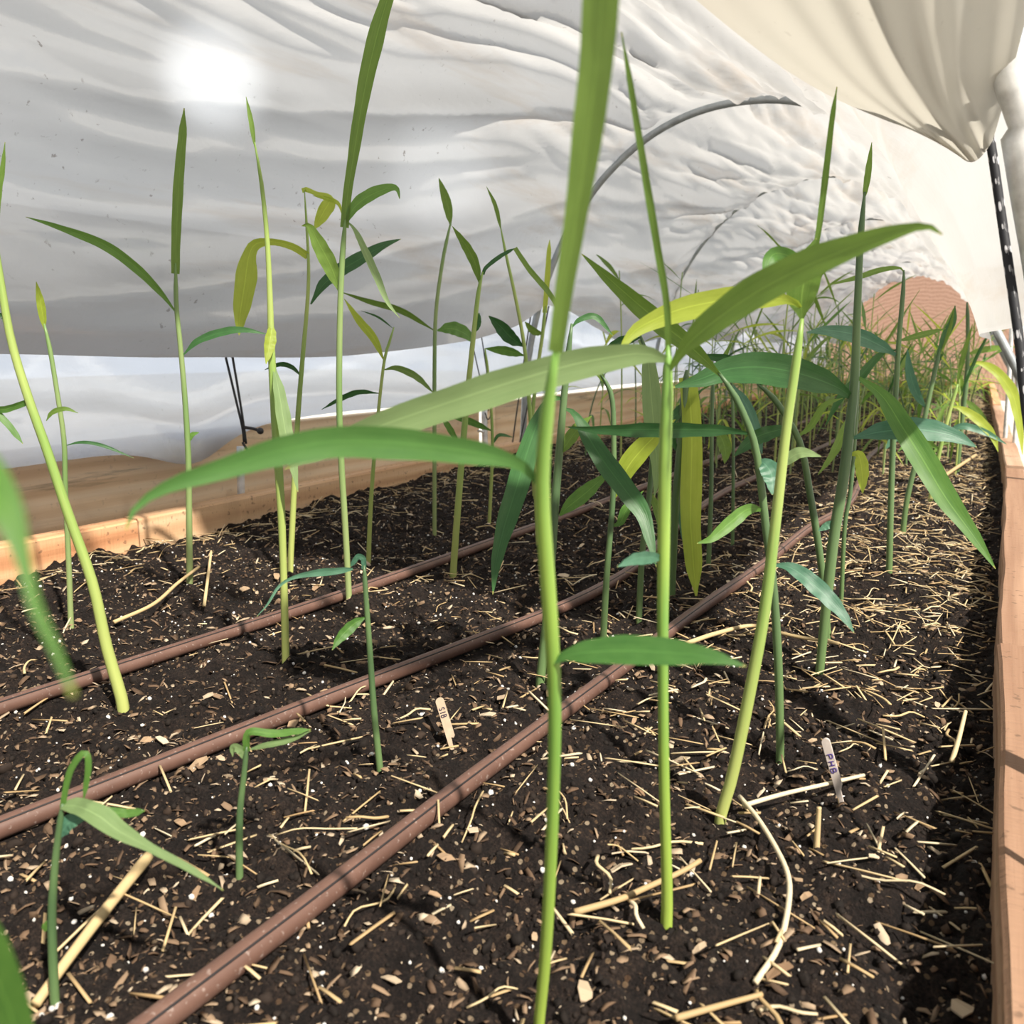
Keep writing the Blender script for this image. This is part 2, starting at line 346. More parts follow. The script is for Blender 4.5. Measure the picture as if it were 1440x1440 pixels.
# ------------------------------------------------------------------ ginger plants traced where they stand
def plant(label, stem, w, smat, leaves, dz=0.0, base=None, hf=None, r_n=30):
    """stem: pixel path from the ground up; w: stem widths in pixels (base, top); leaves: (path, width, mat, depth change, roll, profile)"""
    g = G(*stem[0]); hf0 = HF(g) if hf is None else hf
    n = len(stem); ln = [0]
    for a, b in zip(stem, stem[1:]): ln.append(ln[-1]+math.hypot(b[0]-a[0], b[1]-a[1]))
    pts = [P(x, y, hf0 + dz*ln[i]/ln[-1]) for i, (x, y) in enumerate(stem)]
    zz = float(hgt(pts[0].x, pts[0].y))
    root = empty('ginger_plant', Vector((pts[0].x, pts[0].y, zz)), label, 'plant')
    low = pts[0].copy(); low.z = min(-0.015, zz-0.02); full = [low]+pts
    c = spline(full, r_n)
    rad = []
    for i, p in enumerate(c):
        s = i/(r_n-1); wp = w[0]+(w[1]-w[0])*s if len(w) == 2 else np.interp(s, np.linspace(0, 1, len(w)), w)
        rad.append(max(0.0006, 0.5*wp/F*(p-CAM).dot(FW))*float(np.interp(s, [.94, 1], [1, .4])))
    V, Fc, UV = tube_data(c, rad, 10); link('stem', V, Fc, M[smat], root, UV)
    for li, lf in enumerate(leaves):
        path, wd, mat, dd, roll, kind = (list(lf)+[None]*6)[:6]
        dd = dd or 0.0; roll = 0.35 if roll is None else roll
        # depth of the nearest stem point
        b = min(range(n), key=lambda i: (stem[i][0]-path[0][0])**2+(stem[i][1]-path[0][1])**2)
        h0 = HF(pts[b])
        ll = [0]
        for a, q in zip(path, path[1:]): ll.append(ll[-1]+math.hypot(q[0]-a[0], q[1]-a[1]))
        lp = [P(x, y, h0 + dd*(ll[i]/ll[-1])) for i, (x, y) in enumerate(path)]
        nn = 26; lc = spline(lp, nn); T = tangents(lc); half = []; wds = []
        for i, p in enumerate(lc):
            half.append(max(0.0003, 0.5*wd*prof(i/(nn-1), kind)/F*(p-CAM).dot(FW)/math.cos(roll)))
            v = (p-CAM).normalized(); sdir = T[i].cross(v).normalized()
            wds.append(sdir*math.cos(roll) + v*math.sin(roll))
        V, Fc, UV = blade_data(lc, half, wds, 0.22, 0.10 if wd < 30 else 0.05, li+int(path[0][0]))
        link('leaf', V, Fc, M[mat], root, UV)
    return root

PL = []
def add(*a, **k): PL.append(plant(*a, **k))
add('tallest nearest ginger plant, bright green stem rising up the middle and out of the top',
    [(757,1452),(768,1330),(777,1150),(780,1000),(776,900),(769,800),(763,710),(764,640),(772,560),(784,480)], (15,17,18,22,20), 's_near',
    [([(782,495),(795,400),(808,320),(824,210),(838,100),(846,0),(850,-120),(845,-230),(830,-330)], 54, 'mid', -0.06, 0.2, 'roll'),
     ([(763,690),(738,657),(690,640),(620,629),(550,622),(480,620),(420,628),(370,640),(310,660),(250,678),(210,698),(186,720),(177,745)], 46, 'deep', -0.05, 0.3),
     ([(779,932),(800,921),(860,915),(930,917),(1000,924),(1049,937)], 42, 'deep', -0.03, 0.3)], dz=-0.09)
add('ginger plant with two long arching leaves, straight stem just right of the centre',
    [(937,1306),(938,1250),(934,1100),(932,900),(933,800),(935,650),(938,560),(940,485)], (17,15,15,18,17), 's_near',
    [([(940,500),(938,430),(925,350),(905,230),(887,120),(874,45)], 11, 'mid', -0.03, 0.2, 'strip'),
     ([(936,505),(905,497),(860,502),(800,514),(720,537),(640,563),(560,590),(500,612),(450,635),(400,660)], 48, 'pale', -0.02, 0.4, 'broad'),
     ([(942,520),(965,487),(1000,455),(1060,413),(1130,376),(1200,347),(1250,330),(1300,318),(1325,330)], 46, 'mid', -0.10, 0.35),
     ([(934,785),(915,784),(892,786),(868,797)], 18, 'teal', -0.02, 0.4)], dz=-0.03)
add('leaning ginger plant with pale yellow-green stem and flared top, right of the nearest drip line',
    [(1013,1150),(1030,1090),(1055,970),(1075,860),(1090,740),(1105,610),(1118,520),(1128,448)], (16,17,16,14,12), 's_light',
    [([(1128,448),(1127,425),(1130,400),(1138,372),(1148,335)], 46, 'mid', 0, 0.2),
     ([(1143,370),(1152,320),(1162,240),(1170,170),(1177,122)], 9, 'mid', 0.0, 0.2, 'strip'),
     ([(1126,432),(1110,422),(1050,418),(1000,425),(950,437),(900,460),(880,480),(868,505)], 36, 'light', -0.04, 0.35),
     ([(1143,392),(1120,366),(1092,356),(1080,370),(1079,395),(1080,418)], 20, 'fresh', -0.02, 0.4)], dz=0.0)
add('ginger plant with dark upright stem and a long bright leaf drooping toward the right board',
    [(1152,952),(1160,870),(1172,760),(1185,680),(1195,600),(1202,530),(1205,450),(1210,340),(1216,270)], (11,15,15,11,8), 's_dark',
    [([(1214,285),(1220,250),(1226,200)], 9, 'mid', 0, 0.2),
     ([(1205,530),(1240,556),(1270,602),(1300,650),(1330,700),(1370,755),(1400,800)], 34, 'fresh', -0.08, 0.3),
     ([(1198,560),(1180,546),(1140,530),(1100,520),(1060,516),(1020,520),(985,533),(945,545)], 46, 'dark', -0.05, 0.3),
     ([(1200,616),(1240,607),(1290,604),(1340,613),(1374,629)], 32, 'teal', -0.03, 0.4),
     ([(1193,640),(1207,640),(1212,662),(1213,694)], 18, 'light', 0, 0.3),
     ([(1178,735),(1165,738),(1150,747)], 11, 'teal', 0, 0.3)])
add('bent-over ginger plant, stem curving left into a long dark blade above the middle',
    [(1097,1062),(1095,950),(1088,830),(1078,750),(1070,680),(1060,620),(1035,560),(1010,523)], (11,12,11,9), 's_dark',
    [([(1015,530),(990,505),(960,478),(930,455),(900,430),(860,395),(818,357)], 28, 'mid', -0.02, 0.3),
     ([(1056,610),(1020,605),(960,604),(900,604),(840,604),(795,600)], 21, 'dark', -0.03, 0.5),
     ([(1088,795),(1108,797),(1130,810),(1160,837),(1185,865),(1201,890)], 24, 'teal', -0.04, 0.4),
     ([(1075,718),(1052,716),(1023,738),(1000,757),(980,764)], 19, 'fresh', -0.03, 0.4),
     ([(1066,650),(1075,652),(1085,668),(1086,696)], 28, 'teal', -0.02, 0.3),
     ([(1090,660),(1108,646),(1127,637),(1155,642)], 17, 'pale', -0.02, 0.4)])
add('thin dark ginger stem standing close behind the upright stem at right', [(1183,845),(1188,740),(1196,690),(1203,600),(1207,520)], (6,6), 's_dark',
    [([(1207,560),(1190,600),(1170,640),(1150,668)], 13, 'mid', 0, 0.3)])
add('dark leaning ginger stem crossing behind the pale stem, pale ring halfway', [(1164,900),(1157,813),(1148,747),(1140,700),(1127,629),(1108,590),(1086,558),(1065,540)], (10,10,8), 's_dark',
    [([(1072,545),(1050,522),(1020,505),(975,500)], 15, 'dark', 0, 0.3),
     ([(1112,600),(1070,612),(1050,625),(1032,642)], 22, 'dark', 0, 0.3),
     ([(1120,615),(1140,600),(1160,570),(1185,560)], 10, 'mid', 0, 0.3)])
add('slender ginger plant whose top leaf folds over to the left, standing in the straw', [(1250,812),(1253,700),(1256,620),(1260,547),(1264,480),(1270,410),(1271,380)], (9,8,6), 's_dark',
    [([(1271,385),(1266,377),(1240,379),(1205,390),(1165,401)], 8, 'mid', -0.02, 0.3),
     ([(1262,500),(1232,483),(1200,470),(1160,464),(1133,468)], 22, 'teal', -0.05, 0.4),
     ([(1262,492),(1239,497),(1208,531),(1181,560),(1160,600)], 13, 'dark', 0.05, 0.4),
     ([(1262,480),(1300,470),(1330,462)], 9, 'mid', 0, 0.3)])
add('ginger plant with a leaf folded like a hairpin near the right board', [(1270,745),(1276,700),(1290,640),(1302,580),(1315,520),(1322,490)], (8,6), 's_dark',
    [([(1320,500),(1332,465),(1342,432)], 11, 'mid', 0, 0.3),
     ([(1343,430),(1340,450),(1330,470),(1316,505)], 11, 'dark', 0, 0.3),
     ([(1303,575),(1290,555),(1280,525),(1276,490)], 13, 'teal', 0, 0.3),
     ([(1296,610),(1280,600),(1262,610),(1245,632)], 17, 'teal', 0, 0.3)])
add('pale ginger stem with yellow-tipped leaves beside the right board', [(1308,705),(1320,640),(1335,580),(1347,540)], (7,5), 's_light',
    [([(1338,572),(1352,575),(1375,590),(1395,612),(1404,636)], 13, 'light', -0.05, 0.3),
     ([(1326,620),(1350,600),(1385,608),(1416,625)], 10, 'teal', -0.05, 0.3),
     ([(1322,632),(1300,622),(1275,626),(1262,635)], 10, 'fresh', 0, 0.3),
     ([(1345,545),(1355,500),(1368,455)], 7, 'mid', 0, 0.3)])
add('ginger plant whose yellow-green leaf arches out over the right board', [(1346,660),(1352,600),(1360,520),(1361,460),(1360,425)], (7,5), 's_dark',
    [([(1360,515),(1375,510),(1400,522),(1422,550),(1432,585),(1438,640)], 15, 'light', -0.1, 0.3),
     ([(1360,498),(1385,492),(1424,487)], 9, 'mid', -0.05, 0.4),
     ([(1356,560),(1375,580),(1395,610)], 10, 'mid', 0, 0.3)])
add('dark thick ginger stem just behind the nearest stem, long dark leaf hanging left', [(760,957),(770,860),(779,727),(785,654),(793,560),(799,500),(804,455)], (13,13,8), 's_dark',
    [([(792,560),(772,563),(757,592),(740,640),(725,690),(708,745),(697,795),(693,836)], 32, 'dark', -0.06, 0.3),
     ([(795,575),(808,582),(826,612),(850,650),(880,690),(903,722),(914,760),(923,798)], 30, 'dark', -0.08, 0.3),
     ([(787,725),(800,712),(825,692),(857,664)], 22, 'fresh', -0.02, 0.3),
     ([(803,462),(815,450),(838,446),(862,472)], 9, 'dark', 0, 0.3),
     ([(786,640),(800,620),(815,600),(832,585)], 18, 'mid', 0, 0.3)])
add('ginger plant with broad yellow-green leaf slanting behind the two near stems', [(848,906),(853,813),(862,697),(863,613),(860,557),(845,525)], (10,8,7), 's_dark',
    [([(864,700),(880,662),(900,635),(930,605),(950,590)], 30, 'light', 0, 0.3),
     ([(855,545),(838,520),(815,505),(795,515)], 10, 'mid', 0, 0.3),
     ([(860,740),(872,735),(882,715),(905,690)], 14, 'fresh', 0, 0.3)])
add('ginger plant with a pale wide leaf hanging straight down behind the centre stem', [(898,882),(903,780),(913,697),(920,600),(915,520),(900,470)], (9,7), 's_dark',
    [([(898,478),(910,500),(916,560),(921,620),(924,660),(920,700)], 28, 'pale', -0.03, 0.2),
     ([(900,475),(880,478),(862,487),(845,500)], 16, 'dark', 0, 0.4),
     ([(914,690),(925,720),(935,760)], 12, 'mid', 0, 0.3)])
add('ginger plant with a wide bright yellow-green leaf hanging to the straw', [(943,838),(948,740),(956,640),(962,560),(966,520)], (13,11), 's_dark',
    [([(966,530),(971,570),(973,620),(972,670),(971,730),(975,790),(979,838)], 30, 'light', -0.03, 0.15, 'strip'),
     ([(955,640),(940,600),(960,575),(990,545)], 16, 'dark', 0, 0.3),
     ([(950,700),(958,720),(965,760),(975,790)], 13, 'teal', 0, 0.3)])
add('thin dark ginger stem with a short hanging leaf behind the yellow leaf', [(996,800),(1000,695),(1001,600),(1003,530)], (7,5), 's_dark',
    [([(1002,610),(1012,612),(1020,632),(1019,652)], 18, 'mid', 0, 0.3), ([(1003,540),(1020,500),(1030,480)], 8, 'mid', 0, 0.3)])
add('very thin ginger stem between the dark curved stems', [(1030,772),(1031,690),(1031,600),(1028,520)], (5,4), 's_dark', [([(1029,540),(1050,570),(1066,612),(1072,640)], 14, 'teal', 0, 0.3)])
# ---- left half
add('thick leaning ginger stem at the left edge crossing the far drip line', [(172,987),(150,910),(130,820),(95,720),(65,630),(40,560),(16,480),(0,390),(-14,300)], (17,14,12,9), 's_light',
    [([(-5,330),(-2,270),(4,235),(7,200)], 9, 'mid', 0, 0.3),
     ([(40,565),(10,575),(-6,578),(12,598),(32,624)], 10, 'fresh', 0, 0.3, 'strip'),
     ([(65,592),(74,580),(92,575),(110,581)], 7, 'mid', 0, 0.3),
     ([(16,470),(4,445),(-10,440)], 7, 'dark', 0, 0.3)])
add('slim ginger plant with a yellow leaf tip by the left board', [(100,884),(97,800),(92,690),(90,620),(80,550),(70,490),(62,455)], (8,6), 's_mid',
    [([(63,465),(58,430),(51,396)], 11, 'light', 0, 0.2), ([(91,627),(115,622),(145,627),(188,644)], 5, 'dark', 0, 0.3)])
add('straight ginger plant with one long leaf arching left over the film', [(267,827),(266,740),(265,650),(260,560),(253,480),(248,430),(247,370)], (9,8,6), 's_mid',
    [([(247,385),(248,330),(252,250),(257,190),(259,152)], 14, 'mid', 0, 0.25, 'strip'),
     ([(248,440),(225,410),(190,375),(150,346),(110,329),(70,315),(36,305)], 14, 'fresh', -0.05, 0.4),
     ([(257,500),(278,480),(310,468),(340,464),(376,470)], 11, 'dark', 0.0, 0.4),
     ([(265,622),(270,612),(280,608)], 7, 'fresh', 0, 0.3)])
add('tall ginger plant with a needle tip and a pale leaf drooping along its stem', [(402,943),(400,850),(396,730),(388,600),(382,500),(380,430),(376,340),(368,260),(358,200)], (11,10,13,8,5), 's_light',
    [([(359,210),(353,170),(346,136)], 7, 'mid', 0, 0.2),
     ([(384,510),(393,555),(402,610),(412,655),(419,692)], 20, 'pale', -0.03, 0.3),
     ([(383,455),(380,478),(374,512)], 16, 'light', -0.02, 0.3)])
add('ginger plant with a bright yellow-green leaf folded straight down', [(408,802),(412,720),(418,600),(425,510),(432,430),(434,380),(432,330),(428,267)], (9,8,6,3), 's_light',
    [([(433,360),(412,347),(385,340),(360,343),(350,360),(344,400),(338,440),(336,472)], 30, 'light', -0.03, 0.3, 'tipwide'),
     ([(429,270),(428,266),(446,273),(463,281),(455,298),(442,322)], 20, 'light', 0, 0.3, 'tipwide'),
     ([(440,275),(462,280),(476,287),(482,305)], 6, 'light', 0, 0.3),
     ([(437,428),(455,400),(480,380),(510,362),(540,345),(564,336)], 19, 'dark', 0.05, 0.4),
     ([(424,530),(412,517),(395,512),(372,520)], 7, 'dark', 0, 0.4)])
add('tall ginger plant with a long blade rising out of the top left of centre', [(491,848),(486,750),(480,650),(477,560),(478,450),(481,370),(486,305)], (9,9,8), 's_mid',
    [([(485,320),(488,280),(497,220),(512,130),(530,50),(546,-5),(560,-50)], 24, 'mid', -0.05, 0.3, 'up'),
     ([(484,318),(498,292),(520,275),(545,265),(558,266),(562,280)], 17, 'fresh', -0.02, 0.4),
     ([(486,310),(498,322),(512,350),(530,390),(545,425),(562,447)], 11, 'pale', -0.02, 0.3),
     ([(479,412),(466,376),(450,345),(435,318),(424,318)], 23, 'mid', 0.0, 0.3)])
add('short thin ginger plant with a wilted brown tip right of the tall blade', [(518,792),(522,700),(530,600),(540,510),(548,480),(554,460)], (7,4), 's_light',
    [([(553,462),(532,446),(508,437)], 3, 'dark', 0, 0.3), ([(540,507),(526,476),(505,450),(484,420)], 12, 'light', -0.02, 0.3),
     ([(540,520),(558,518),(585,530),(610,553)], 10, 'mid', 0, 0.4), ([(533,553),(505,551),(480,560),(452,576)], 8, 'dark', 0, 0.4)])
add('slim ginger plant with a forked top of two narrow leaves', [(611,747),(611,650),(611,520),(613,440),(622,370),(630,330),(634,312)], (6,6,5), 's_mid',
    [([(634,318),(629,286),(617,250)], 13, 'mid', 0, 0.3), ([(615,465),(635,462),(655,470),(668,484)], 19, 'fresh', 0, 0.4),
     ([(611,465),(565,437),(520,424),(478,410)], 9, 'mid', -0.03, 0.4)])
add('ginger plant whose dark thin tip bends right and then down', [(637,810),(645,700),(655,580),(665,480),(673,410),(679,382)], (10,9,6), 's_light',
    [([(679,386),(684,376),(703,361),(724,349)], 6, 'dark', 0, 0.3, 'strip'), ([(724,349),(745,380),(772,412),(792,445)], 8, 'mid', 0, 0.3, 'strip'),
     ([(675,400),(668,370),(655,345),(636,318)], 14, 'mid', -0.02, 0.3), ([(645,626),(634,605),(618,580)], 9, 'fresh', 0, 0.3),
     ([(668,468),(672,450),(674,440)], 12, 'dark', 0, 0.3)])
add('thin ginger stem in front of the galvanized stake', [(688,737),(692,650),(692,600),(688,540),(682,490)], (5,4), 's_light',
    [([(693,625),(702,612),(722,615)], 5, 'dark', 0, 0.3), ([(692,606),(660,592),(622,580)], 10, 'fresh', 0, 0.4)])
add('ginger plant with two short broad leaves in front of the clear film', [(757,765),(752,660),(746,590),(740,510),(733,460),(722,405),(712,360),(704,320)], (7,6,4), 's_light',
    [([(705,325),(697,290),(684,262)], 6, 'mid', 0, 0.3), ([(736,487),(718,474),(703,458),(687,444)], 20, 'dark', 0, 0.3), ([(737,500),(712,493),(682,490)], 13, 'fresh', 0, 0.4)])
add('slim ginger stem with a pale spear tip beside the grey hoop', [(752,705),(748,600),(756,520),(763,470),(767,430)], (6,5), 's_light', [([(766,440),(770,390),(773,337)], 8, 'light', 0, 0.2, 'strip'),
     ([(764,470),(750,465),(738,452)], 10, 'mid', 0, 0.3)])
add('wilted ginger plant with its top bent left into a drooping blue-green leaf', [(535,1089),(526,1000),(519,900),(514,830),(512,795)], (10,9,7), 's_dark',
    [([(512,800),(511,786),(503,783),(493,797)], 8, 'teal', 0, 0.3, 'strip'), ([(496,800),(470,803),(440,806),(410,813),(391,826),(376,850),(361,867)], 11, 'teal', -0.04, 0.4, 'front'),
     ([(514,868),(497,878),(478,897),(467,914)], 16, 'fresh', -0.02, 0.3)])
add('small wilting ginger shoot in the bottom left corner, leaf drooping right', [(78,1420),(73,1300),(77,1220),(84,1160),(88,1130)], (13,12,8), 's_dark',
    [([(88,1135),(97,1090),(110,1066),(121,1060),(124,1080),(117,1128)], 9, 'fresh', 0, 0.3, 'strip'),
     ([(87,1133),(110,1134),(140,1148),(165,1167),(210,1192),(260,1218),(296,1240),(314,1252)], 30, 'pale', -0.03, 0.3, 'front'),
     ([(130,1140),(155,1142),(180,1144),(204,1140)], 13, 'fresh', 0, 0.3, 'strip'),
     ([(84,1178),(96,1158),(125,1148)], 22, 'teal', 0, 0.3), ([(73,1296),(68,1300),(63,1310)], 14, 'fresh', 0, 0.3)])
add('short ginger shoot with its tip folded over to the right, between two drip lines', [(337,1242),(337,1150),(343,1090),(347,1050)], (11,10,7), 's_dark',
    [([(347,1056),(347,1038),(353,1029),(385,1032),(415,1029),(437,1026)], 11, 'fresh', 0, 0.4, 'strip'), ([(347,1055),(375,1048),(410,1040),(437,1028)], 9, 'pale', 0, 0.4),
     ([(346,1072),(340,1056),(328,1051),(327,1064)], 12, 'pale', 0, 0.4)])
# near plant standing beside the camera on the left, only leaves reach into view
def near_leaf_plant():
    b = P(-330, 700, 0.12); b.z = 0
    root = empty('ginger_plant', b, 'blurred ginger leaf very close at the left edge', 'plant')
    st = [b-Vector((0, 0, .02)), b+Vector((0, 0, .15)), P(-320, 450, 0.12)]
    tube('stem', st, 0.0032, M['s_near'], root, 20)
    for path, ww, hfs in (([(-318,470),(-180,560),(-60,650),(0,705),(28,775),(48,850),(78,915),(103,978)], [20,90,120,105,56,20,16,8], (0.12, 0.10)),
                          ([(-325,1300),(-200,1250),(-90,1265),(-40,1310),(-8,1370),(16,1430),(38,1500)], [10,40,60,60,54,44,20], (0.12, 0.17))):
        lp = [P(x, y, hfs[0]+(hfs[1]-hfs[0])*i/(len(path)-1)) for i, (x, y) in enumerate(path)]
        nn = 30; lc = spline(lp, nn); T = tangents(lc); half = []; wds = []
        for i, p in enumerate(lc):
            s = i/(nn-1); half.append(0.5*float(np.interp(s, np.linspace(0, 1, len(ww)), ww))/F*(p-CAM).dot(FW))
            v = (p-CAM).normalized(); wds.append(T[i].cross(v).normalized()*0.95+v*0.3)
        V, Fc, UV = blade_data(lc, half, wds, 0.2); link('leaf', V, Fc, M['fresh'], root, UV)
near_leaf_plant()

# ------------------------------------------------------------------ the far crop: variants, then copies
def variant(kind, r):
    root = bpy.data.objects.new('ginger_plant', None); root.empty_display_size = 0.02; COL.objects.link(root)
    H = r.uniform(0.23, 0.41) if kind < 11 else r.uniform(.45, .58); az = r.uniform(0, 6.28); lean = r.uniform(0.0, 0.09)
    la = r.uniform(0, 6.28); dx = Vector((math.cos(la), math.sin(la), 0))*lean
    pts = [Vector((0, 0, -.03)), dx*.15+Vector((0, 0, H*.4)), dx*.5+Vector((0, 0, H*.75)), dx+Vector((0, 0, H))]
    c = spline(pts, 12); V, Fc, UV = tube_data(c, [0.0030-0.0014*i/11 for i in range(12)], 6)
    link('stem', V, Fc, M[('s_light', 's_mid', 's_light', 's_dark')[kind % 4]], root, UV)
    nl = r.randint(3, 5)
    for k in range(nl):
        f = 0.42+0.55*k/(nl-1); b = spline(pts, 40)[int(39*f)]
        a = az+math.pi*k+r.uniform(-.5, .5); o = Vector((math.cos(a), math.sin(a), 0))
        L = r.uniform(0.10, 0.22); up = r.uniform(0.1, 0.9); dr = r.uniform(0.2, 1.3)
        if k == nl-1: up = r.uniform(.6, 1.3); dr = r.uniform(0.0, 0.5)
        lp = [b+o*(L*s*(1 if up < 2 else .4))+Vector((0, 0, L*(up*s-dr*s*s))) for s in (0, .25, .5, .75, 1)]
        lc = spline(lp, 12); w = Vector((-o.y, o.x, 0)); w = (w+Vector((0, 0, r.uniform(-.5, .5)))).normalized()
        ww = r.uniform(0.0035, 0.0085)
        half = [max(.0004, ww*prof(i/11, None)) for i in range(12)]
        V, Fc, UV = blade_data(lc, half, [w]*12, .25, .1, k)
        link('leaf', V, Fc, M[r.choice(['light', 'light', 'mid', 'fresh', 'dark', 'mid'])], root, UV)
    return root
r0 = random.Random(5); protos = [variant(k, r0) for k in range(14)]
def copy_plant(src):
    n = src.copy(); COL.objects.link(n)
    for ch in src.children:
        c = ch.copy(); COL.objects.link(c); c.parent = n
    return n
spots = []; tries = 0
while len(spots) < 270 and tries < 60000:
    tries += 1
    y = 2.35 + (8.0-2.35)*r0.random()**1.1; x = r0.uniform(-1.13, -0.05)
    if x > -0.22 and y < 2.6: continue
    if all((x-a)**2+(y-b)**2 > 0.075**2 for a, b in spots): spots.append((x, y))
used = [False]*len(protos)
for i, (x, y) in enumerate(sorted(spots, key=lambda s: s[1])):
    k = r0.randrange(11) if not (y < 3.6 and x < -.35 and r0.random() < .3) else 11+r0.randrange(3)
    o = protos[k] if not used[k] else copy_plant(protos[k])
    used[k] = True
    o.location = (x, y, float(hgt(x, y))); o.rotation_euler = (0, 0, r0.uniform(0, 6.28)); s = r0.uniform(0.8, 1.15); o.scale = (s, s, s)
    band = 0 if y < 3.6 else (1 if y < 5.4 else 2)
    tag(o, ('thin ginger plant at the front of the crowded stand beyond the grey hoop',
            'thin ginger plant in the middle of the crowded stand down the bed',
            'thin ginger plant in the hazy far end of the bed before the arched opening')[band], 'plant',
        ('ginger plants at the front of the crowded stand', 'ginger plants in the middle of the crowded stand', 'ginger plants at the far end of the bed')[band])
for k, u in enumerate(used):
    if not u:
        for ch in list(protos[k].children): bpy.data.objects.remove(ch)
        bpy.data.objects.remove(protos[k])

# ------------------------------------------------------------------ soil
def grid_mesh(name, xs, ys, zf, mat):
    X, Y = np.meshgrid(xs, ys, indexing='xy'); Z = zf(X, Y)
    V = np.stack([X.ravel(), Y.ravel(), Z.ravel()], 1); nx = len(xs); ny = len(ys)
    i = np.arange(nx-1)[None, :]+np.arange(ny-1)[:, None]*nx; i = i.ravel()
    Q = np.stack([i, i+1, i+nx+1, i+nx], 1); return np_mesh(name, V, Q, mat, True)
ys = [-0.4]
while ys[-1] < 8.45: ys.append(ys[-1]+(0.02 if ys[-1] < .12 else max(0.0032, 0.0040*ys[-1])))
bed = grid_mesh('floor', np.linspace(-1.27, 0.075, 330), np.array(ys), hgt, M['soil'])
tag(bed, 'dark crumbly potting soil filling the raised bed', 'soil', None, 'structure')

def rand_rot(n, flat=None):
    q = rng.normal(size=(n, 4))
    if flat is not None:
        a = rng.uniform(0, 2*np.pi, n); tx = rng.normal(0, flat, n); ty = rng.normal(0, flat, n)
        q = np.stack([np.cos(a/2), tx, ty, np.sin(a/2)], 1)
    q /= np.linalg.norm(q, axis=1, keepdims=True); w, x, y, z = q.T
    return np.stack([1-2*(y*y+z*z), 2*(x*y-z*w), 2*(x*z+y*w), 2*(x*y+z*w), 1-2*(x*x+z*z), 2*(y*z-x*w), 2*(x*z-y*w), 2*(y*z+x*w), 1-2*(x*x+y*y)], 1).reshape(n, 3, 3)
def scatter(name, tv, tf, pos, scl, rot, mat, jit=0.0, smooth=False):
    n = len(pos); tv = np.asarray(tv, float); tf = np.asarray(tf, int)
    L = tv[None]*scl[:, None, :]
    if jit: L = L*(1+rng.uniform(-jit, jit, size=(n, len(tv), 1)))
    V = np.einsum('nij,nvj->nvi', rot, L)+pos[:, None, :]
    Q = tf[None]+(np.arange(n)*len(tv))[:, None, None]
    return np_mesh(name, V.reshape(-1, 3), Q.reshape(-1, tf.shape[1]), mat, smooth)
def ground_pos(n, ymax=4.0, right=False, k=2.0):
    y = 0.2+(ymax-0.2)*rng.random(n)**k; x = rng.uniform(-1.2, 0.03, n)
    if right: x = np.where(rng.random(n) < .62, 0.03-np.abs(rng.normal(0, .3, n)), np.where(rng.random(n) < .45, -1.2+np.abs(rng.normal(0, .09, n)), x)); x = np.clip(x, -1.2, .03)
    return np.stack([x, y, hgt(x, y)], 1)
import bmesh
def ico(sub):
    b = bmesh.new(); bmesh.ops.create_icosphere(b, subdivisions=sub, radius=1)
    v = [tuple(q.co) for q in b.verts]; f = [tuple(w.index for w in q.verts) for q in b.faces]; b.free(); return v, f
iv, jf = ico(2); iv1, jf1 = ico(1)
n = 9500; p = ground_pos(n, 2.2, k=1.4); sz = 0.0009+0.0036*rng.random(n)**3
tag(scatter('soil_crumbs', iv, jf, p, sz[:, None]*rng.uniform(.5, 1.3, (n, 3)), rand_rot(n), M['crumb'], .33), 'loose black soil crumbs over the near half of the bed', 'soil crumbs', None, 'stuff')
n = 30000; p = ground_pos(n, 3.5, k=1.4); sz = 0.0008+0.0026*rng.random(n)**2
tag(scatter('fine_soil_crumbs', iv1, jf1, p, sz[:, None]*rng.uniform(.7, 1.2, (n, 3)), rand_rot(n), M['crumb'], .25), 'fine dark soil grains over the whole bed', 'soil crumbs', None, 'stuff')
n = 2600; p = ground_pos(n, 3.5, k=1.7); p[:, 2] += .001; sz = 0.0006+0.0017*rng.random(n)**2
tag(scatter('perlite_grains', iv1, jf1, p, sz[:, None]*rng.uniform(.8, 1.2, (n, 3)), rand_rot(n), M['perlite'], .2), 'tiny white perlite grains specking the dark soil', 'perlite', None, 'stuff')
fv = [(-1, -.5, 0), (-.2, -.6, .12), (.8, -.35, .02), (1, .3, -.05), (.1, .55, .14), (-.9, .4, .03), (-1, -.5, -.1), (-.2, -.6, .02), (.8, -.35, -.08), (1, .3, -.15), (.1, .55, .04), (-.9, .4, -.07)]
ff = [(0, 1, 4, 5), (1, 2, 3, 4), (11, 10, 7, 6), (10, 9, 8, 7), (0, 6, 7, 1), (1, 7, 8, 2), (2, 8, 9, 3), (3, 9, 10, 4), (4, 10, 11, 5), (5, 11, 6, 0)]
n = 42000; p = ground_pos(n, 5.0, False, 1.6); p[:, 2] += .0014; sz = 0.0009+0.0048*rng.random(n)**3
tag(scatter('bark_flakes', fv, ff, p, sz[:, None]*np.stack([rng.uniform(.7, 1.6, n), rng.uniform(.4, 1, n), rng.uniform(.8, 2, n)], 1), rand_rot(n, .22), M['chip'], .2), 'small brown bark and leaf flakes mixed through the soil', 'bark flakes', None, 'stuff')
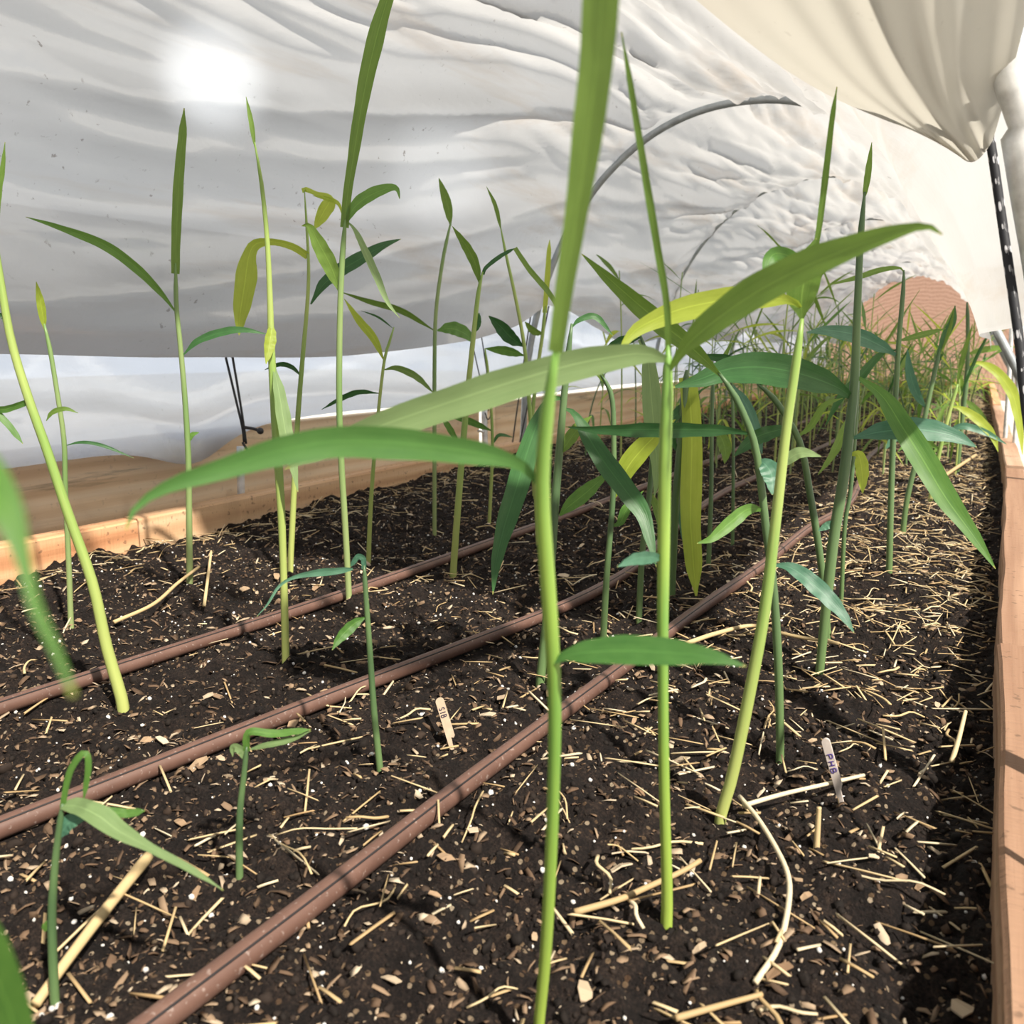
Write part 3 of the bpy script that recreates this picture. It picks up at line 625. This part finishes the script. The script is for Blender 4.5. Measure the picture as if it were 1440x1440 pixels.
# loose straw too many to count
sv = [(-1, -1, -1), (-1, 1, -1), (-1, 1, 1), (-1, -1, 1), (0, -1, -.6), (0, 1, -.6), (0, 1, 1.4), (0, -1, 1.4), (1, -1, -1), (1, 1, -1), (1, 1, 1), (1, -1, 1)]
sf = [(0, 3, 2, 1), (8, 9, 10, 11), (0, 1, 5, 4), (1, 2, 6, 5), (2, 3, 7, 6), (3, 0, 4, 7), (4, 5, 9, 8), (5, 6, 10, 9), (6, 7, 11, 10), (7, 4, 8, 11)]
n = 8500; p = ground_pos(n, 7.5, True, 1.1); p = p[(p[:, 1] > .85) | (rng.random(n) < .55)]; n = len(p); p[:, 2] += .003+.005*rng.random(n)
sc = np.stack([0.006+0.02*rng.random(n)**1.6, 0.0003+0.0007*rng.random(n), 0.0003+.0004*rng.random(n)], 1)
tag(scatter('straw_litter', sv, sf, p, sc, rand_rot(n, .1), M['straw'], .1), 'thin scattered straw litter over the soil, thickest along the boards', 'straw litter', None, 'stuff')

def straw_data(L, r, bend, r_):
    c = spline([(-L/2, 0, 0), (-L/6, bend*r_.uniform(-1, 1), r_.uniform(0, .006)), (L/5, bend*r_.uniform(-1, 1), r_.uniform(0, .008)), (L/2, 0, 0)], 9)
    V, Fc, UV = tube_data(c, [r*(1-.25*i/8) for i in range(9)], 6)
    return [Vector((v.x, v.y, v.z*.7)) for v in V], Fc
protoS = []
for k in range(14):
    V, Fc = straw_data(r0.uniform(.02, .062), r0.uniform(.0006, .0016), .004, r0)
    o = link('straw_stalk', V, Fc, M['strawo']); protoS.append([o, False])
cnt = 0
while cnt < 290:
    y = 0.33+2.3*r0.random()**.95
    if y < .8 and r0.random() < .55: continue
    x = 0.02-abs(r0.gauss(0, .3)) if r0.random() < .72 else r0.uniform(-1.19, .0)
    if r0.random() < .15: x = -1.19+abs(r0.gauss(0, .08)); y = r0.uniform(.6, 2.6)
    if x < -1.19 or x > .02: continue
    q = (Vector((x, y, 0))-CAM); dep = q.dot(FW)
    if dep < .3 or abs(q.dot(RT)/dep) > .63 or q.dot(UP)/dep < -.62: continue
    pr_ = protoS[cnt % 14]; o = pr_[0] if not pr_[1] else pr_[0].copy()
    if pr_[1]: COL.objects.link(o)
    pr_[1] = True
    o.location = (x, y, float(hgt(x, y))+.005); o.rotation_euler = (r0.uniform(-.1, .1), r0.gauss(0, .14) if r0.random() < .9 else r0.uniform(-1.2, -.6), r0.uniform(0, 6.28))
    side = 'right of the nearest brown drip line' if x > -.33 else 'left of the nearest brown drip line'
    tag(o, 'short dry straw stalk lying on the dark soil '+side, 'straw', 'dry straw stalks '+side)
    cnt += 1
chips = [link('wood_chip', [Vector(v)*1.0 for v in fv], ff, M['chipo'], smooth=False)]
for k in range(210):
    o = chips[0] if k == 0 else chips[0].copy()
    if k: COL.objects.link(o)
    while True:
        y = 0.32+1.9*r0.random()**1.3; x = r0.uniform(-1.15, .02); q = Vector((x, y, 0))-CAM; dep = q.dot(FW)
        if dep > .3 and abs(q.dot(RT)/dep) < .6 and q.dot(UP)/dep > -.6: break
    s = 0.0035+.0055*r0.random()**1.5
    o.scale = (s*r0.uniform(.8, 1.5), s*r0.uniform(.7, 1.2), s*1.2); o.location = (x, y, float(hgt(x, y))+.0035)
    o.rotation_euler = (r0.gauss(0, .25), r0.gauss(0, .25), r0.uniform(0, 6.28))
    tag(o, 'small tan wood chip lying on the dark soil', 'wood chip', 'wood chips on the soil')
def straw(name, path, wpx, label, zs=None, taper=.7):
    pts = []
    for i, (x, y) in enumerate(path):
        g = G(x, y, 0.008); g.z = float(hgt(g.x, g.y))+.006 + (zs[i] if zs else 0); pts.append(g if not zs else P(x, y, HF(G(x, y, zs[i])))); 
    c = spline(pts, 26); V, Fc, UV = tube_data(c, [0.5*wpx*(1-(1-taper)*i/25)/F*(q-CAM).dot(FW) for i, q in enumerate(c)], 8)
    o = center(link(name, V, Fc, M['strawo'])); tag(o, label, 'straw'); return o
straw('straw_stalk', [(50,1412),(110,1330),(160,1265),(208,1205)], 15, 'thick flat straw stem slanting past the bottom left ginger shoot', [0.004, .01, .012, .012], 1.1)
straw('straw_stalk', [(1062,1382),(1095,1330),(1109,1270),(1108,1230),(1090,1190),(1065,1150),(1040,1120)], 9, 'long curled straw stalk bowing like a bracket at lower right', [.006, .01, .012, .012, .012, .012, .01])
straw('straw_stalk', [(1045,1133),(1100,1117),(1160,1103),(1215,1090)], 7, 'straight straw stalk crossing the foot of the lilac plant marker', [.008, .01, .012, .01])
straw('straw_stalk', [(808,1283),(870,1265),(905,1250),(960,1225),(985,1210)], 10, 'jointed tan straw stem lying against the foot of the centre plant', [.006, .008, .008, .01, .012])
straw('straw_stalk', [(950,1432),(1010,1415),(1072,1398)], 10, 'stout straw stalk at the bottom edge right of the nearest plant', [.006, .008, .01])
straw('straw_stalk', [(160,875),(215,850),(250,820),(280,797)], 6, 'long grey straw stalk beside the straight left plant', [.006, .012, .02, .03])
straw('straw_stalk', [(1148,1195),(1150,1165),(1152,1135)], 9, 'straw splinter standing upright below the lilac plant marker', [.0, .015, .03])
straw('straw_stalk', [(1338,1072),(1348,1040),(1358,1000)], 7, 'straw stub leaning upright near the right board', [.0, .015, .03])
straw('straw_stalk', [(287,852),(292,815),(297,775)], 5, 'pale straw stub sticking up out of the soil at left', [.0, .018, .036])
straw('straw_stalk', [(965,905),(1010,890),(1060,880),(1110,893),(1180,905)], 7, 'long golden straw stalk lying over the nearest drip line', [.022]*5)
straw('straw_stalk', [(1300,690),(1330,668),(1372,640)], 6, 'bright straw stalk leaning against the far part of the right board', [.0, .015, .03])

# ------------------------------------------------------------------ drip lines
def drip(k, label):
    pts = [Vector((x, y, .0065)) for y, x in zip(*DR[k])]
    root = empty('drip_line', pts[0], label, 'irrigation tube')
    c = spline(pts, 150); V, Fc, UV = tube_data(c, 0.0080, 14); tb = link('tubing', V, Fc, M['tube'], root, UV)
    T = tangents(c); sv_ = []
    for i, q in enumerate(c):
        side = T[i].cross(Vector((0, 0, 1))).normalized(); to = (side*.55+Vector((0, 0, .83))).normalized(); sv_.append(q+to*.0077)
    V, Fc, UV = tube_data(sv_, .0008, 6); s_ = link('stripe', V, Fc, M['stripe'], tb, UV); s_['label'] = 'thin black stripe along the tube'
    return root
drip(0, 'brown drip line farthest left, nearest the left board')
drip(1, 'middle one of the three brown drip lines')
drip(2, 'nearest brown drip line, running up from the bottom edge')

# ------------------------------------------------------------------ plant markers with their writing
GL = {'S': [[(.85,.85),(.5,.98),(.15,.85),(.2,.58),(.5,.5),(.8,.42),(.85,.15),(.5,.02),(.1,.15)]] , '1': [[(.5,0),(.5,1)]],
      'B': [[(.1,0),(.1,1),(.75,.92),(.75,.58),(.15,.52),(.9,.42),(.85,.06),(.1,0)]], 'P': [[(.1,0),(.1,1),(.8,.92),(.8,.55),(.12,.48)]],
      'H': [[(.1,0),(.1,1)],[(.1,.5),(.85,.5)],[(.85,0),(.85,1)]]}
def marker(label, top, bot, wpx, text, tmat, ink, broken, t0, t1):
    hb = HF(G(*bot)); a = P(*bot, hb); b = P(*top, hb+.012)
    root = empty('plant_marker', a, label, 'plant marker')
    ax = (b-a); L = ax.length; ax.normalize(); vd = ((a+b)/2-CAM).normalized(); sx = ax.cross(vd).normalized()*-1
    sx = -sx if sx.dot(RT) < 0 else sx
    sx = (sx*.97 - vd*.24).normalized(); nr = ax.cross(sx); nr = -nr if nr.dot(vd) > 0 else nr
    hw = .5*wpx/F*(a-CAM).dot(FW)*1.03; th = .0011
    out = [(-hw, -.02), (-hw, L-hw)] + [(-hw*math.cos(t), L-hw+hw*math.sin(t)) for t in np.linspace(.3, 2.84, 7)] + [(hw, L-hw)]
    out += [(hw, L*.2), (hw*.75, L*.17), (hw*.1, L*.19), (-hw*.1, L*.05), (-hw*.1, -.02)] if broken == 1 else ([(hw, L*.28), (hw*.3, L*.2), (0, -.02)] if broken == 2 else [(hw, -.02)])
    V = [a+sx*x+ax*y+nr*s for s in (th, -th) for x, y in out]; k = len(out)
    Fc = [tuple(range(k)), tuple(range(2*k-1, k-1, -1))]+[(i, i+k, (i+1) % k+k, (i+1) % k) for i in range(k)]
    sk = link('stick', V, Fc, M[tmat], root, smooth=False)
    step = (t1-t0)*L/len(text)
    V2 = []; F2 = []
    for j, ch in enumerate(text):
        for stroke in GL[ch]:
            pts = []
            for gx, gy in stroke:        # reading runs down the stick, letter tops point right
                pts.append(a + ax*(L*(1-t0) - j*step - gx*step*.72) + sx*((gy-.5)*1.35*hw) + nr*(th+.00012))
            c = spline(pts, 14); v, f, _ = tube_data(c, .00042, 5); o_ = len(V2); V2 += v; F2 += [tuple(q+o_ for q in w) for w in f]
    lt = link('lettering', V2, F2, M[ink], sk); lt['label'] = 'handwritten ink lettering '+text
marker('pale wooden stick marker between the middle and nearest drip lines', (617,981), (638,1050), 11.5, 'S1B', 'stick', 'ink', 1, .2, .42)
marker('lilac-tinted wooden stick marker in the straw near the right board', (1160,1038), (1186,1130), 11, 'PHB', 'sticktop', 'inkp', 2, .24, .56)

# ------------------------------------------------------------------ boards
def board(name, p0, p1, th, z0, z1, mat, label, seed=0):
    """a plank whose inner face runs p0 -> p1 in plan, th thick away from the bed"""
    a = Vector((*p0, 0)); b = Vector((*p1, 0)); L = (b-a).length; nx = 24
    V = []; Fc = []
    o0 = Vector((0, L/2, 0))
    bv = .003
    ring = [(0, 0), (0, z1-z0-bv), (bv, z1-z0), (th-bv, z1-z0), (th, z1-z0-bv), (th, 0)]
    rr = random.Random(seed)
    for i in range(nx+1):
        y = L*i/nx; dx = .0012*math.sin(i*.9+seed)+rr.uniform(-.0005, .0005); dzz = .001*math.sin(i*.6+seed*2)
        for x, z in ring: V.append(Vector((x+dx, y-L/2, z+(dzz if z > 0 else 0))))
    k = len(ring)
    for i in range(nx):
        for j in range(k): Fc.append((i*k+j, i*k+(j+1) % k, (i+1)*k+(j+1) % k, (i+1)*k+j))
    Fc.append(tuple(range(k))); Fc.append(tuple(nx*k+j for j in range(k-1, -1, -1)))
    sgn = 1 if th > 0 else -1
    o = link(name, V, Fc, mat, smooth=False)
    o.location = ((a.x+b.x)/2, (a.y+b.y)/2, z0); o.rotation_euler = (0, 0, math.atan2(-(b.x-a.x), b.y-a.y))
    return tag(o, label, 'board')
def lboard(name, y0, y1, x, th, z0, z1, mat, label, seed):
    return board(name, (x-th, y0), (x-th, y1), th, z0, z1, mat, label, seed)
B = 'bed_board'
lboard(B, -.6, .914, -1.215, .04, -.14, .061, M['wood_rough'], 'rough orange bed board at the lower left edge of the picture', 1)
lboard(B, .918, 3.3, -1.219, .04, -.14, .062, M['wood_tan'], 'rough tan bed board along the left, stake standing behind it', 2)
lboard(B, 3.304, 5.8, -1.222, .04, -.14, .060, M['wood_rough'], 'orange left bed board half hidden behind the crowded stand', 3)
lboard(B, 5.804, 8.4, -1.22, .04, -.14, .060, M['wood_rough'], 'farthest left bed board', 4)
lboard('side_board', -.7, 2.25, -1.36, .038, -.14, .178, M['wood_smooth'], 'smooth pale board standing taller behind the left bed board', 5)
lboard('side_board', 2.35, 5.4, -1.36, .038, -.14, .172, M['wood_smooth'], 'second smooth board behind the grey hoop foot', 6)
lboard('side_board', 5.42, 8.5, -1.36, .038, -.14, .172, M['wood_smooth'], 'farthest smooth board beyond the left bed edge', 7)
board(B, (.0295, -.4), (.034, .98), .042, -.14, .042, M['wood_right'], 'nearest right bed board, weathered top edge at the right margin', 8)
board(B, (.034, .985), (.058, 2.5), .042, -.14, .040, M['wood_right'], 'second right bed board, beyond the drooping bright leaf', 9)
board(B, (.058, 2.505), (.030, 5.2), .042, -.14, .046, M['wood_right'], 'third right bed board, bending left into the distance', 10)
board(B, (.030, 5.205), (.004, 8.4), .042, -.14, .05, M['wood_rough'], 'farthest right bed board by the arched opening', 11)
e = board(B, (-1.26, 8.44), (.05, 8.44), .04, -.14, .06, M['wood_rough'], 'end board closing the far end of the bed', 12)

# ------------------------------------------------------------------ plastic tunnel
HC, HA, HZ, HB, HN = -.61, .63, .10, .865, 2.12
def arch(t):                             # t: 0 left foot .. 1 right foot
    c = -math.cos(math.pi*t); s = math.sin(math.pi*t)
    x = math.copysign(abs(c)**(2/HN), c); z = abs(s)**(2/HN); return HC+HA*x, HZ+HB*z
hoops = [0.42, 2.29, 3.45, 4.65, 5.85, 7.05, 8.35]
def hem_l(y): return .33+.14*math.exp(-((y-2.29)/.42)**2)+.05*min(1, max(0, (y-2.6)))+sum(.05*math.exp(-((y-h)/.25)**2) for h in hoops[2:])
def hem_r(y):
    u = min(1, max(0, (y-.70)/.12)); u = u*u*(3-2*u); return .955+(.36-.955)*u-.10*min(1, max(0, (y-2.3)/.8))
def solve_t(z, right):
    lo, hi = 0.0, 0.5
    for _ in range(30):
        m = (lo+hi)/2
        if arch(m)[1] < z: lo = m
        else: hi = m
    return 1-lo if right else lo
cyl = []
yy = list(np.concatenate([np.linspace(-.7, 0.2, 20), np.linspace(.22, 3.6, 300), np.linspace(3.62, 8.42, 260)]))
NU = 170; V = np.zeros((len(yy), NU, 3)); U = np.zeros((len(yy), NU))
T1 = None
for i, y in enumerate(yy):
    t0 = solve_t(hem_l(y), False); t1 = solve_t(hem_r(y), True)
    ts = np.minimum(np.linspace(t0, solve_t(.34, True), NU), t1)
    for j, t in enumerate(ts): V[i, j, 0], V[i, j, 2] = arch(t)
    V[i, :, 1] = y; U[i] = (ts-.12)/.76
YY = np.array(yy)[:, None]*np.ones((1, NU))
cx = V[:, :, 0]-HC; cz = V[:, :, 2]-.25
nrm = np.stack([cx/HA**2, 0*cx, np.maximum(cz, 0)/HB**2], 2); nrm /= np.linalg.norm(nrm, axis=2, keepdims=True)
hp = np.array(hoops); k = np.clip(np.searchsorted(hp, YY)-1, 0, len(hp)-2)
fr = np.clip((YY-hp[k])/(hp[k+1]-hp[k]), 0, 1); bay = np.sin(np.pi*fr)**.8*(hp[k+1]-hp[k])/1.2
sag = .030*bay + .02*bay*vn(U*5, YY*1.5, 21)*2
near = np.exp(-(np.minimum(fr, 1-fr)*(hp[k+1]-hp[k])/.22)**2)
def ridge(p): q = p-np.floor(p); return np.where(q < .72, q/.72, (1-q)/.28)
warp = .35*vn(U*3, YY*1.2, 31)
fold = .055*ridge(U*6.0-YY*.75+warp+.2)**2.5 + .032*ridge(U*13-YY*.9+warp*2+.6)**2*(.6+vn(U*4, YY*2, 5)) + 0.014*ridge(U*27+YY*1.2+warp*3)**2*(.5+vn(U*6, YY*2, 6)*1.6)
fold = fold*(.35+.65*np.clip(bay, 0, 1))*np.where(YY > 2.35, .55, 1)
pinch = near*(.010*ridge(U*17+.3*vn(U*9, YY*5, 8))**2+.006*ridge(U*41+.8*vn(U*9, YY*9, 9))**2)
def crest(p): q = p-np.floor(p); return 1-np.abs(2*q-1)
crk = crest(U*6+fr*1.1+warp*1.6)**4*(.5+vn(U*7, YY*2, 61)) + crest(U*8-fr*1.5+warp*1.3+.3)**5*(.5+vn(U*6, YY*2, 62)) + .5*crest(U*15+fr*.5+warp*4)**4*(.5+vn(U*11, YY*4, 63)) + .35*(1-np.abs(2*vn(U*18+YY*.8, YY*2.5, 12)))**3
far = np.clip((YY-2.3)/.5, .12, 1)*(.024*crk+.012*vn(U*6-YY*1, YY*2, 13))
belly = .05*np.exp(-((V[:, :, 2]-.43)/.10)**2)*(cx < 0)*(.7+.6*vn(U*0, YY*1.4, 14))
hemcurl = -.03*np.exp(-((V[:, :, 2]-.33)/.03)**2)*(cx < 0)
hold = 1-.92*np.exp(-(np.minimum(fr, 1-fr)*(hp[k+1]-hp[k])/.06)**2)*(YY > .8)
right = np.clip(1.35-U*1.1, .4, 1)
pinch = pinch*np.clip((vn(U*22, YY*3, 55)+.18)*3, 0, 1)*1.3
d = -((sag+fold*right+far)*hold+pinch)*np.clip((V[:, :, 2]-.1)*3, .35, 1)*np.where(cx > 0, np.clip((V[:, :, 2]-.35)/.4, .12, 1), 1)
P3 = V+nrm*d[:, :, None]; P3[:, :, 0] += belly+hemcurl
gz_ = np.exp(-((V[:, :, 2]-.50)/.17)**2)*(cx > 0)
def sm(a, b, y): q = np.clip((y-a)/(b-a), 0, 1); return q*q*(3-2*q)
P3[:, :, 0] += gz_*(.075*sm(1.4, .72, YY)-.022*np.exp(-((YY-1.65)/.4)**2))
P3[:, :, 2] += .012*vn(YY*3, U*0, 77)*(U < .06)
Vf = P3.reshape(-1, 3); ii = (np.arange(NU-1)[None, :]+np.arange(len(yy)-1)[:, None]*NU).ravel()
cover = empty('tunnel_cover', Vector((-.61, 4, .9)), 'milky plastic film stretched over the low tunnel, folded and dirty', 'plastic film')
o = np_mesh('canopy', Vf-np.array([-.61, 4, .9]), np.stack([ii, ii+1, ii+NU+1, ii+NU], 1), M['film'], True); o.parent = cover
# gathered side near the camera: pleats fan out from a tied bunch
tx, ty_, thf = 1368, 222, HF(CAM+ray(1370, 218)*(.72/ray(1370, 218).y))
na, ns = 70, 44; V = []; Fc = []
for i in range(na+1):
    a = i/na
    tp = P(1338+(1396-1338)*a, 206+26*math.sin(math.pi*a)-8*a, thf+.012*math.sin(a*19))
    md = P(1120+(1418-1120)*a, 108+(120-108)*a, thf-.055-.04*math.sin(math.pi*a))
    en = P(800+(1490-800)*a, -150-60*math.sin(math.pi*a), thf-.15-.08*math.sin(math.pi*a))
    c = spline([tp, md, en], ns)
    for j, q in enumerate(c):
        s = j/(ns-1); vd = (q-CAM).normalized()
        amp = .008*(.35+s)*(.5*math.sin(a*17+1.2*s)+.5*math.sin(a*41+2)*(1-.6*s)+.35*math.sin(a*7+3*s))
        V.append(q+vd*amp)
for i in range(na):
    for j in range(ns-1): Fc.append((i*ns+j, i*ns+j+1, (i+1)*ns+j+1, (i+1)*ns+j))
g = link('gathered_side', V, Fc, M['flap'], cover); g['label'] = 'cream film bunched up and tied at upper right'
# clear inner skirt at left
ysk = np.linspace(-.7, 8.4, 420); zsk = np.linspace(0, 1, 46); YS, ZS = np.meshgrid(ysk, zsk, indexing='ij')
bot = .165+.03*vn(YS*1.3, YS*0, 41)-.05*np.exp(-((YS-1.13)/.12)**2)-.03*np.exp(-((YS-2.1)/.12)**2)+.02*np.clip(YS-.6, 0, 1)
Z = bot+(.56-bot)*ZS
X = -1.325+.035*vn(YS*2.2, ZS*4, 42)+.022*(ridge(ZS*2.6+YS*.25+.5*vn(YS*1.5, ZS*2, 43)))**2-.02*ZS+.012*vn(YS*9, ZS*9, 44)
Vs = np.stack([X, YS, Z], 2).reshape(-1, 3); m_ = len(zsk); ii = (np.arange(m_-1)[None, :]+np.arange(len(ysk)-1)[:, None]*m_).ravel()
o = np_mesh('plastic_skirt', Vs, np.stack([ii, ii+1, ii+m_+1, ii+m_], 1), M['skirt'], True)
tag(o, 'clear crinkled plastic skirt below the left edge of the tunnel film', 'plastic film')

# ------------------------------------------------------------------ hoops, stakes, cords
for h, lab in zip(hoops[1:], ['grey metal hoop inside the film, the only fully visible arch', 'first hoop beyond the grey inside arch, showing through the film', 'second hoop beyond the grey inside arch, showing through the film',
                             'third hoop beyond the grey inside arch, half lost in film folds', 'fourth hoop down the tunnel, near the far end', 'last hoop framing the far arched opening']):
    inside = h == 2.29; off = -.016 if inside else -.002
    pts = []
    for t in np.linspace(.012, .988, 40):
        x, z = arch(t); pts.append(Vector((HC+(x-HC)*(1+off/HA), h, HZ+(z-HZ)*(1+off/HB))))
        if x > HC and z < .5: pts[-1].x += .15*((.5-z)/.4)**1.3
    pts = [Vector((pts[0].x-.01, h, -.05))]+pts+[Vector((pts[-1].x+.01, h, -.05))]
    o = center(tube('tunnel_hoop', pts, .0095 if inside else .0085, M['dull'], None, 90, 12)); tag(o, lab, 'hoop')
nh = [Vector((.13, .56, -.1)), P(1500, 640, .62), P(1467, 400, .60), P(1434, 205, .585), P(1405, 60, .575)]
top = nh[-1]; nh += [Vector((-.25, .44, 1.02)), Vector((-.61, .42, 1.08)), Vector((-1.0, .40, .92)), Vector((-1.28, .40, .45)), Vector((-1.31, .40, -.1))]
o = center(tube('tunnel_hoop', nh, .0105, M['metal'], None, 80, 14)); tag(o, 'galvanized pipe hoop at the upper right edge, close to the camera', 'hoop')
def stake(px, ytop, ybot, X, r, label):
    # stands in the plane X behind the bed board
    d = ray(px, (ytop+ybot)/2); t = X/d.x; hf = HF(CAM+d*t)
    a = P(px+2, ybot+40, hf); b = P(px, ytop, hf)
    root = empty('ground_stake', Vector((a.x, a.y, -.1)), label, 'stake')
    po = tube('post', [Vector((a.x, a.y, -.1)), a, b], r, M['metal'], root, 12, 12)
    q = b+(a-b)*.32; tube('bolt', [q-Vector((.02, .004, 0)), q+Vector((.004, -.016, 0))], .0035, M['metal'], po, 6, 8)
    return b, hf
b1, hf1 = stake(338, 628, 700, -1.285, .0075, 'galvanized stake behind the left bed board under the ball-end cord')
b2, hf2 = stake(681, 575, 632, -1.285, .0085, 'galvanized stake left of the grey hoop foot')
def cord(paths, hf, r, label, knob=None):
    root = empty('bungee_cord', P(*paths[0][-1], hf), label, 'cord')
    for p_ in paths: tube('cord', [P(x, y, hf) for x, y in p_], r, M['black'], root, 20, 8)
    if knob:
        (x0, y0), (x1, y1) = knob
        tg = tube('toggle', [P(x0, y0, hf), P((x0+x1)/2, (y0+y1)/2-1, hf), P(x1, y1, hf)], r*1.3, M['black'], root, 8, 8)
        v, f = ico(2); c = P(x1, y1, hf); o = link('ball_end', [Vector(q)*.0068+c for q in v], f, M['black'], tg)
cord([[(316,496),(330,555),(341,602),(343,622)], [(326,496),(336,555),(343,600),(346,624)], [(341,622),(348,634),(352,648)]], hf1-.03, .0023, 'black elastic cord loop with a ball end on the left stake', ((343,601),(366,606)))
cord([[(659,452),(668,500),(682,560),(687,578)], [(674,452),(684,520),(690,575)], [(686,560),(690,582),(686,590),(682,580)]], hf2-.03, .0018, 'thin black elastic cord on the second left stake')
hfh = HF(Vector((-1.24, 2.29, .1)))
cord([[(748,432),(738,500),(728,570),(720,628)], [(772,430),(758,500),(742,570),(731,622)]], hfh-.03, .0022, 'pair of black cords running down beside the grey hoop foot')
o = center(tube('bungee_cord', [P(1382, 150, thf+.02), P(1393, 200, thf), P(1412, 330, thf-.02), P(1432, 470, thf-.05), P(1452, 640, thf-.08), Vector((.085, .5, .02)), Vector((.10, .5, -.1))], .0031, M['rope'], None, 60, 12))
tag(o, 'black cord with white flecks hanging from the bunched film at right', 'cord')
for xx, y_, lab in ((.06, 3.3, 'thin grey pole leaning outside the right board, left of the pair'), (.085, 3.15, 'thin grey pole leaning outside the right board, right of the pair')):
    o = center(tube('support_pole', [(xx+.01, y_, -.1), (xx, y_, .2), (xx-.012, y_, .45)], .007, M['metal'], None, 14, 10)); tag(o, lab, 'pole')

# ------------------------------------------------------------------ surroundings
def box(name, lo, hi, mat):
    x0, y0, z0 = lo; x1, y1, z1 = hi
    V = [(x0,y0,z0),(x1,y0,z0),(x1,y1,z0),(x0,y1,z0),(x0,y0,z1),(x1,y0,z1),(x1,y1,z1),(x0,y1,z1)]
    Fc = [(0,3,2,1),(4,5,6,7),(0,1,5,4),(1,2,6,5),(2,3,7,6),(3,0,4,7)]
    return center(link(name, V, Fc, mat, smooth=False))
o = box('ground_outside', (-14, -14, -.2), (14, 16, -.145), M['outside']); tag(o, 'pale gravelly ground outside the bed', 'ground', None, 'structure')
fence = empty('board_fence', Vector((-.6, 9.3, -.14)), 'brown board fence seen through the arched far opening', 'fence')
for k in range(16):
    x0 = -2.42+.175*k
    bd = link('fence_board', [Vector(v) for v in [(x0,9.3,-.14),(x0+.1745,9.3,-.14),(x0+.1745,9.32,-.14),(x0,9.32,-.14),(x0,9.3,1.08),(x0+.1745,9.3,1.08),(x0+.1745,9.32,1.08),(x0,9.32,1.08)]],
              [(0,3,2,1),(4,5,6,7),(0,1,5,4),(1,2,6,5),(2,3,7,6),(3,0,4,7)], M['brown'], fence, smooth=False)

# ------------------------------------------------------------------ light: hazy sky with added glow patches, and sun
w = bpy.data.worlds.new('sky'); S.world = w; w.use_nodes = True; t = w.node_tree; t.nodes.clear()
out = t.nodes.new('ShaderNodeOutputWorld'); bg = t.nodes.new('ShaderNodeBackground'); t.links.new(bg.outputs[0], out.inputs[0])
tc = t.nodes.new('ShaderNodeTexCoord')
def added_glow(vec, inner, outer, gain):
    v = Vector(vec).normalized(); dp = t.nodes.new('ShaderNodeVectorMath'); dp.operation = 'DOT_PRODUCT'
    nz = t.nodes.new('ShaderNodeVectorMath'); nz.operation = 'NORMALIZE'; t.links.new(tc.outputs['Generated'], nz.inputs[0])
    t.links.new(nz.outputs[0], dp.inputs[0]); dp.inputs[1].default_value = v
    mr = t.nodes.new('ShaderNodeMapRange'); mr.interpolation_type = 'SMOOTHSTEP'
    mr.inputs['From Min'].default_value = math.cos(math.radians(outer)); mr.inputs['From Max'].default_value = math.cos(math.radians(inner))
    mr.inputs['To Min'].default_value = 0; mr.inputs['To Max'].default_value = gain
    t.links.new(dp.outputs['Value'], mr.inputs['Value']); return mr.outputs['Result']
mr = added_glow(ray(300, 110), 0.0, 4.2, 1.0); m2 = added_glow(ray(620, 245), 0.0, 5, 1.0)  # two bright sky spots added behind the left film to make its hot spots
ad = t.nodes.new('ShaderNodeMath'); ad.operation = 'ADD'; 
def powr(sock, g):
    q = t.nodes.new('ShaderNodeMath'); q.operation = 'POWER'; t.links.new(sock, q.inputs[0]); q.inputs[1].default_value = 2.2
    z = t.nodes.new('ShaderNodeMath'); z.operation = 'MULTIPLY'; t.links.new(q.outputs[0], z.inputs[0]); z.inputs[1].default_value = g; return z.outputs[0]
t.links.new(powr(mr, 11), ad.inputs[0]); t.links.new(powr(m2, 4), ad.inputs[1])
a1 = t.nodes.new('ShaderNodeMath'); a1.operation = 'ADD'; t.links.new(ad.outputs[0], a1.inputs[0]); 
sx = t.nodes.new('ShaderNodeSeparateXYZ'); t.links.new(tc.outputs['Generated'], sx.inputs[0])
gz = t.nodes.new('ShaderNodeMapRange'); gz.inputs['From Min'].default_value = 0.0; gz.inputs['From Max'].default_value = 0.9
gz.inputs['To Min'].default_value = 0.5; gz.inputs['To Max'].default_value = 0.32; t.links.new(sx.outputs['Z'], gz.inputs['Value'])
m3 = added_glow((-.9, .5, .12), 0, 58, 2.0); a2 = t.nodes.new('ShaderNodeMath'); a2.operation = 'ADD'  # broad glow added low at left so the film folds get directional shading
t.links.new(gz.outputs['Result'], a2.inputs[0]); t.links.new(m3, a2.inputs[1]); m4 = added_glow((.12, 1, .12), 3, 22, 1.3); a3 = t.nodes.new('ShaderNodeMath'); a3.operation = 'ADD'
t.links.new(a2.outputs[0], a3.inputs[0]); t.links.new(m4, a3.inputs[1]); t.links.new(a3.outputs[0], a1.inputs[1])
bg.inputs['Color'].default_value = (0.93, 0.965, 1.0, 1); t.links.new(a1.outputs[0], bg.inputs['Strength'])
sd = bpy.data.lights.new('sun', 'SUN'); sun = bpy.data.objects.new('sun', sd); COL.objects.link(sun)
sd.energy = 7.5; sd.angle = math.radians(1.5); sd.color = (1.0, .93, .82)
sv_ = Vector((.62, -.28, .73)).normalized(); sun.rotation_euler = sv_.to_track_quat('Z', 'Y').to_euler(); sun.location = (3, -1, 4)
c_ = S.cycles; c_.max_bounces = 8; c_.diffuse_bounces = 5; c_.transmission_bounces = 6; c_.transparent_max_bounces = 12
c_.caustics_reflective = False; c_.caustics_refractive = False; c_.use_denoising = True
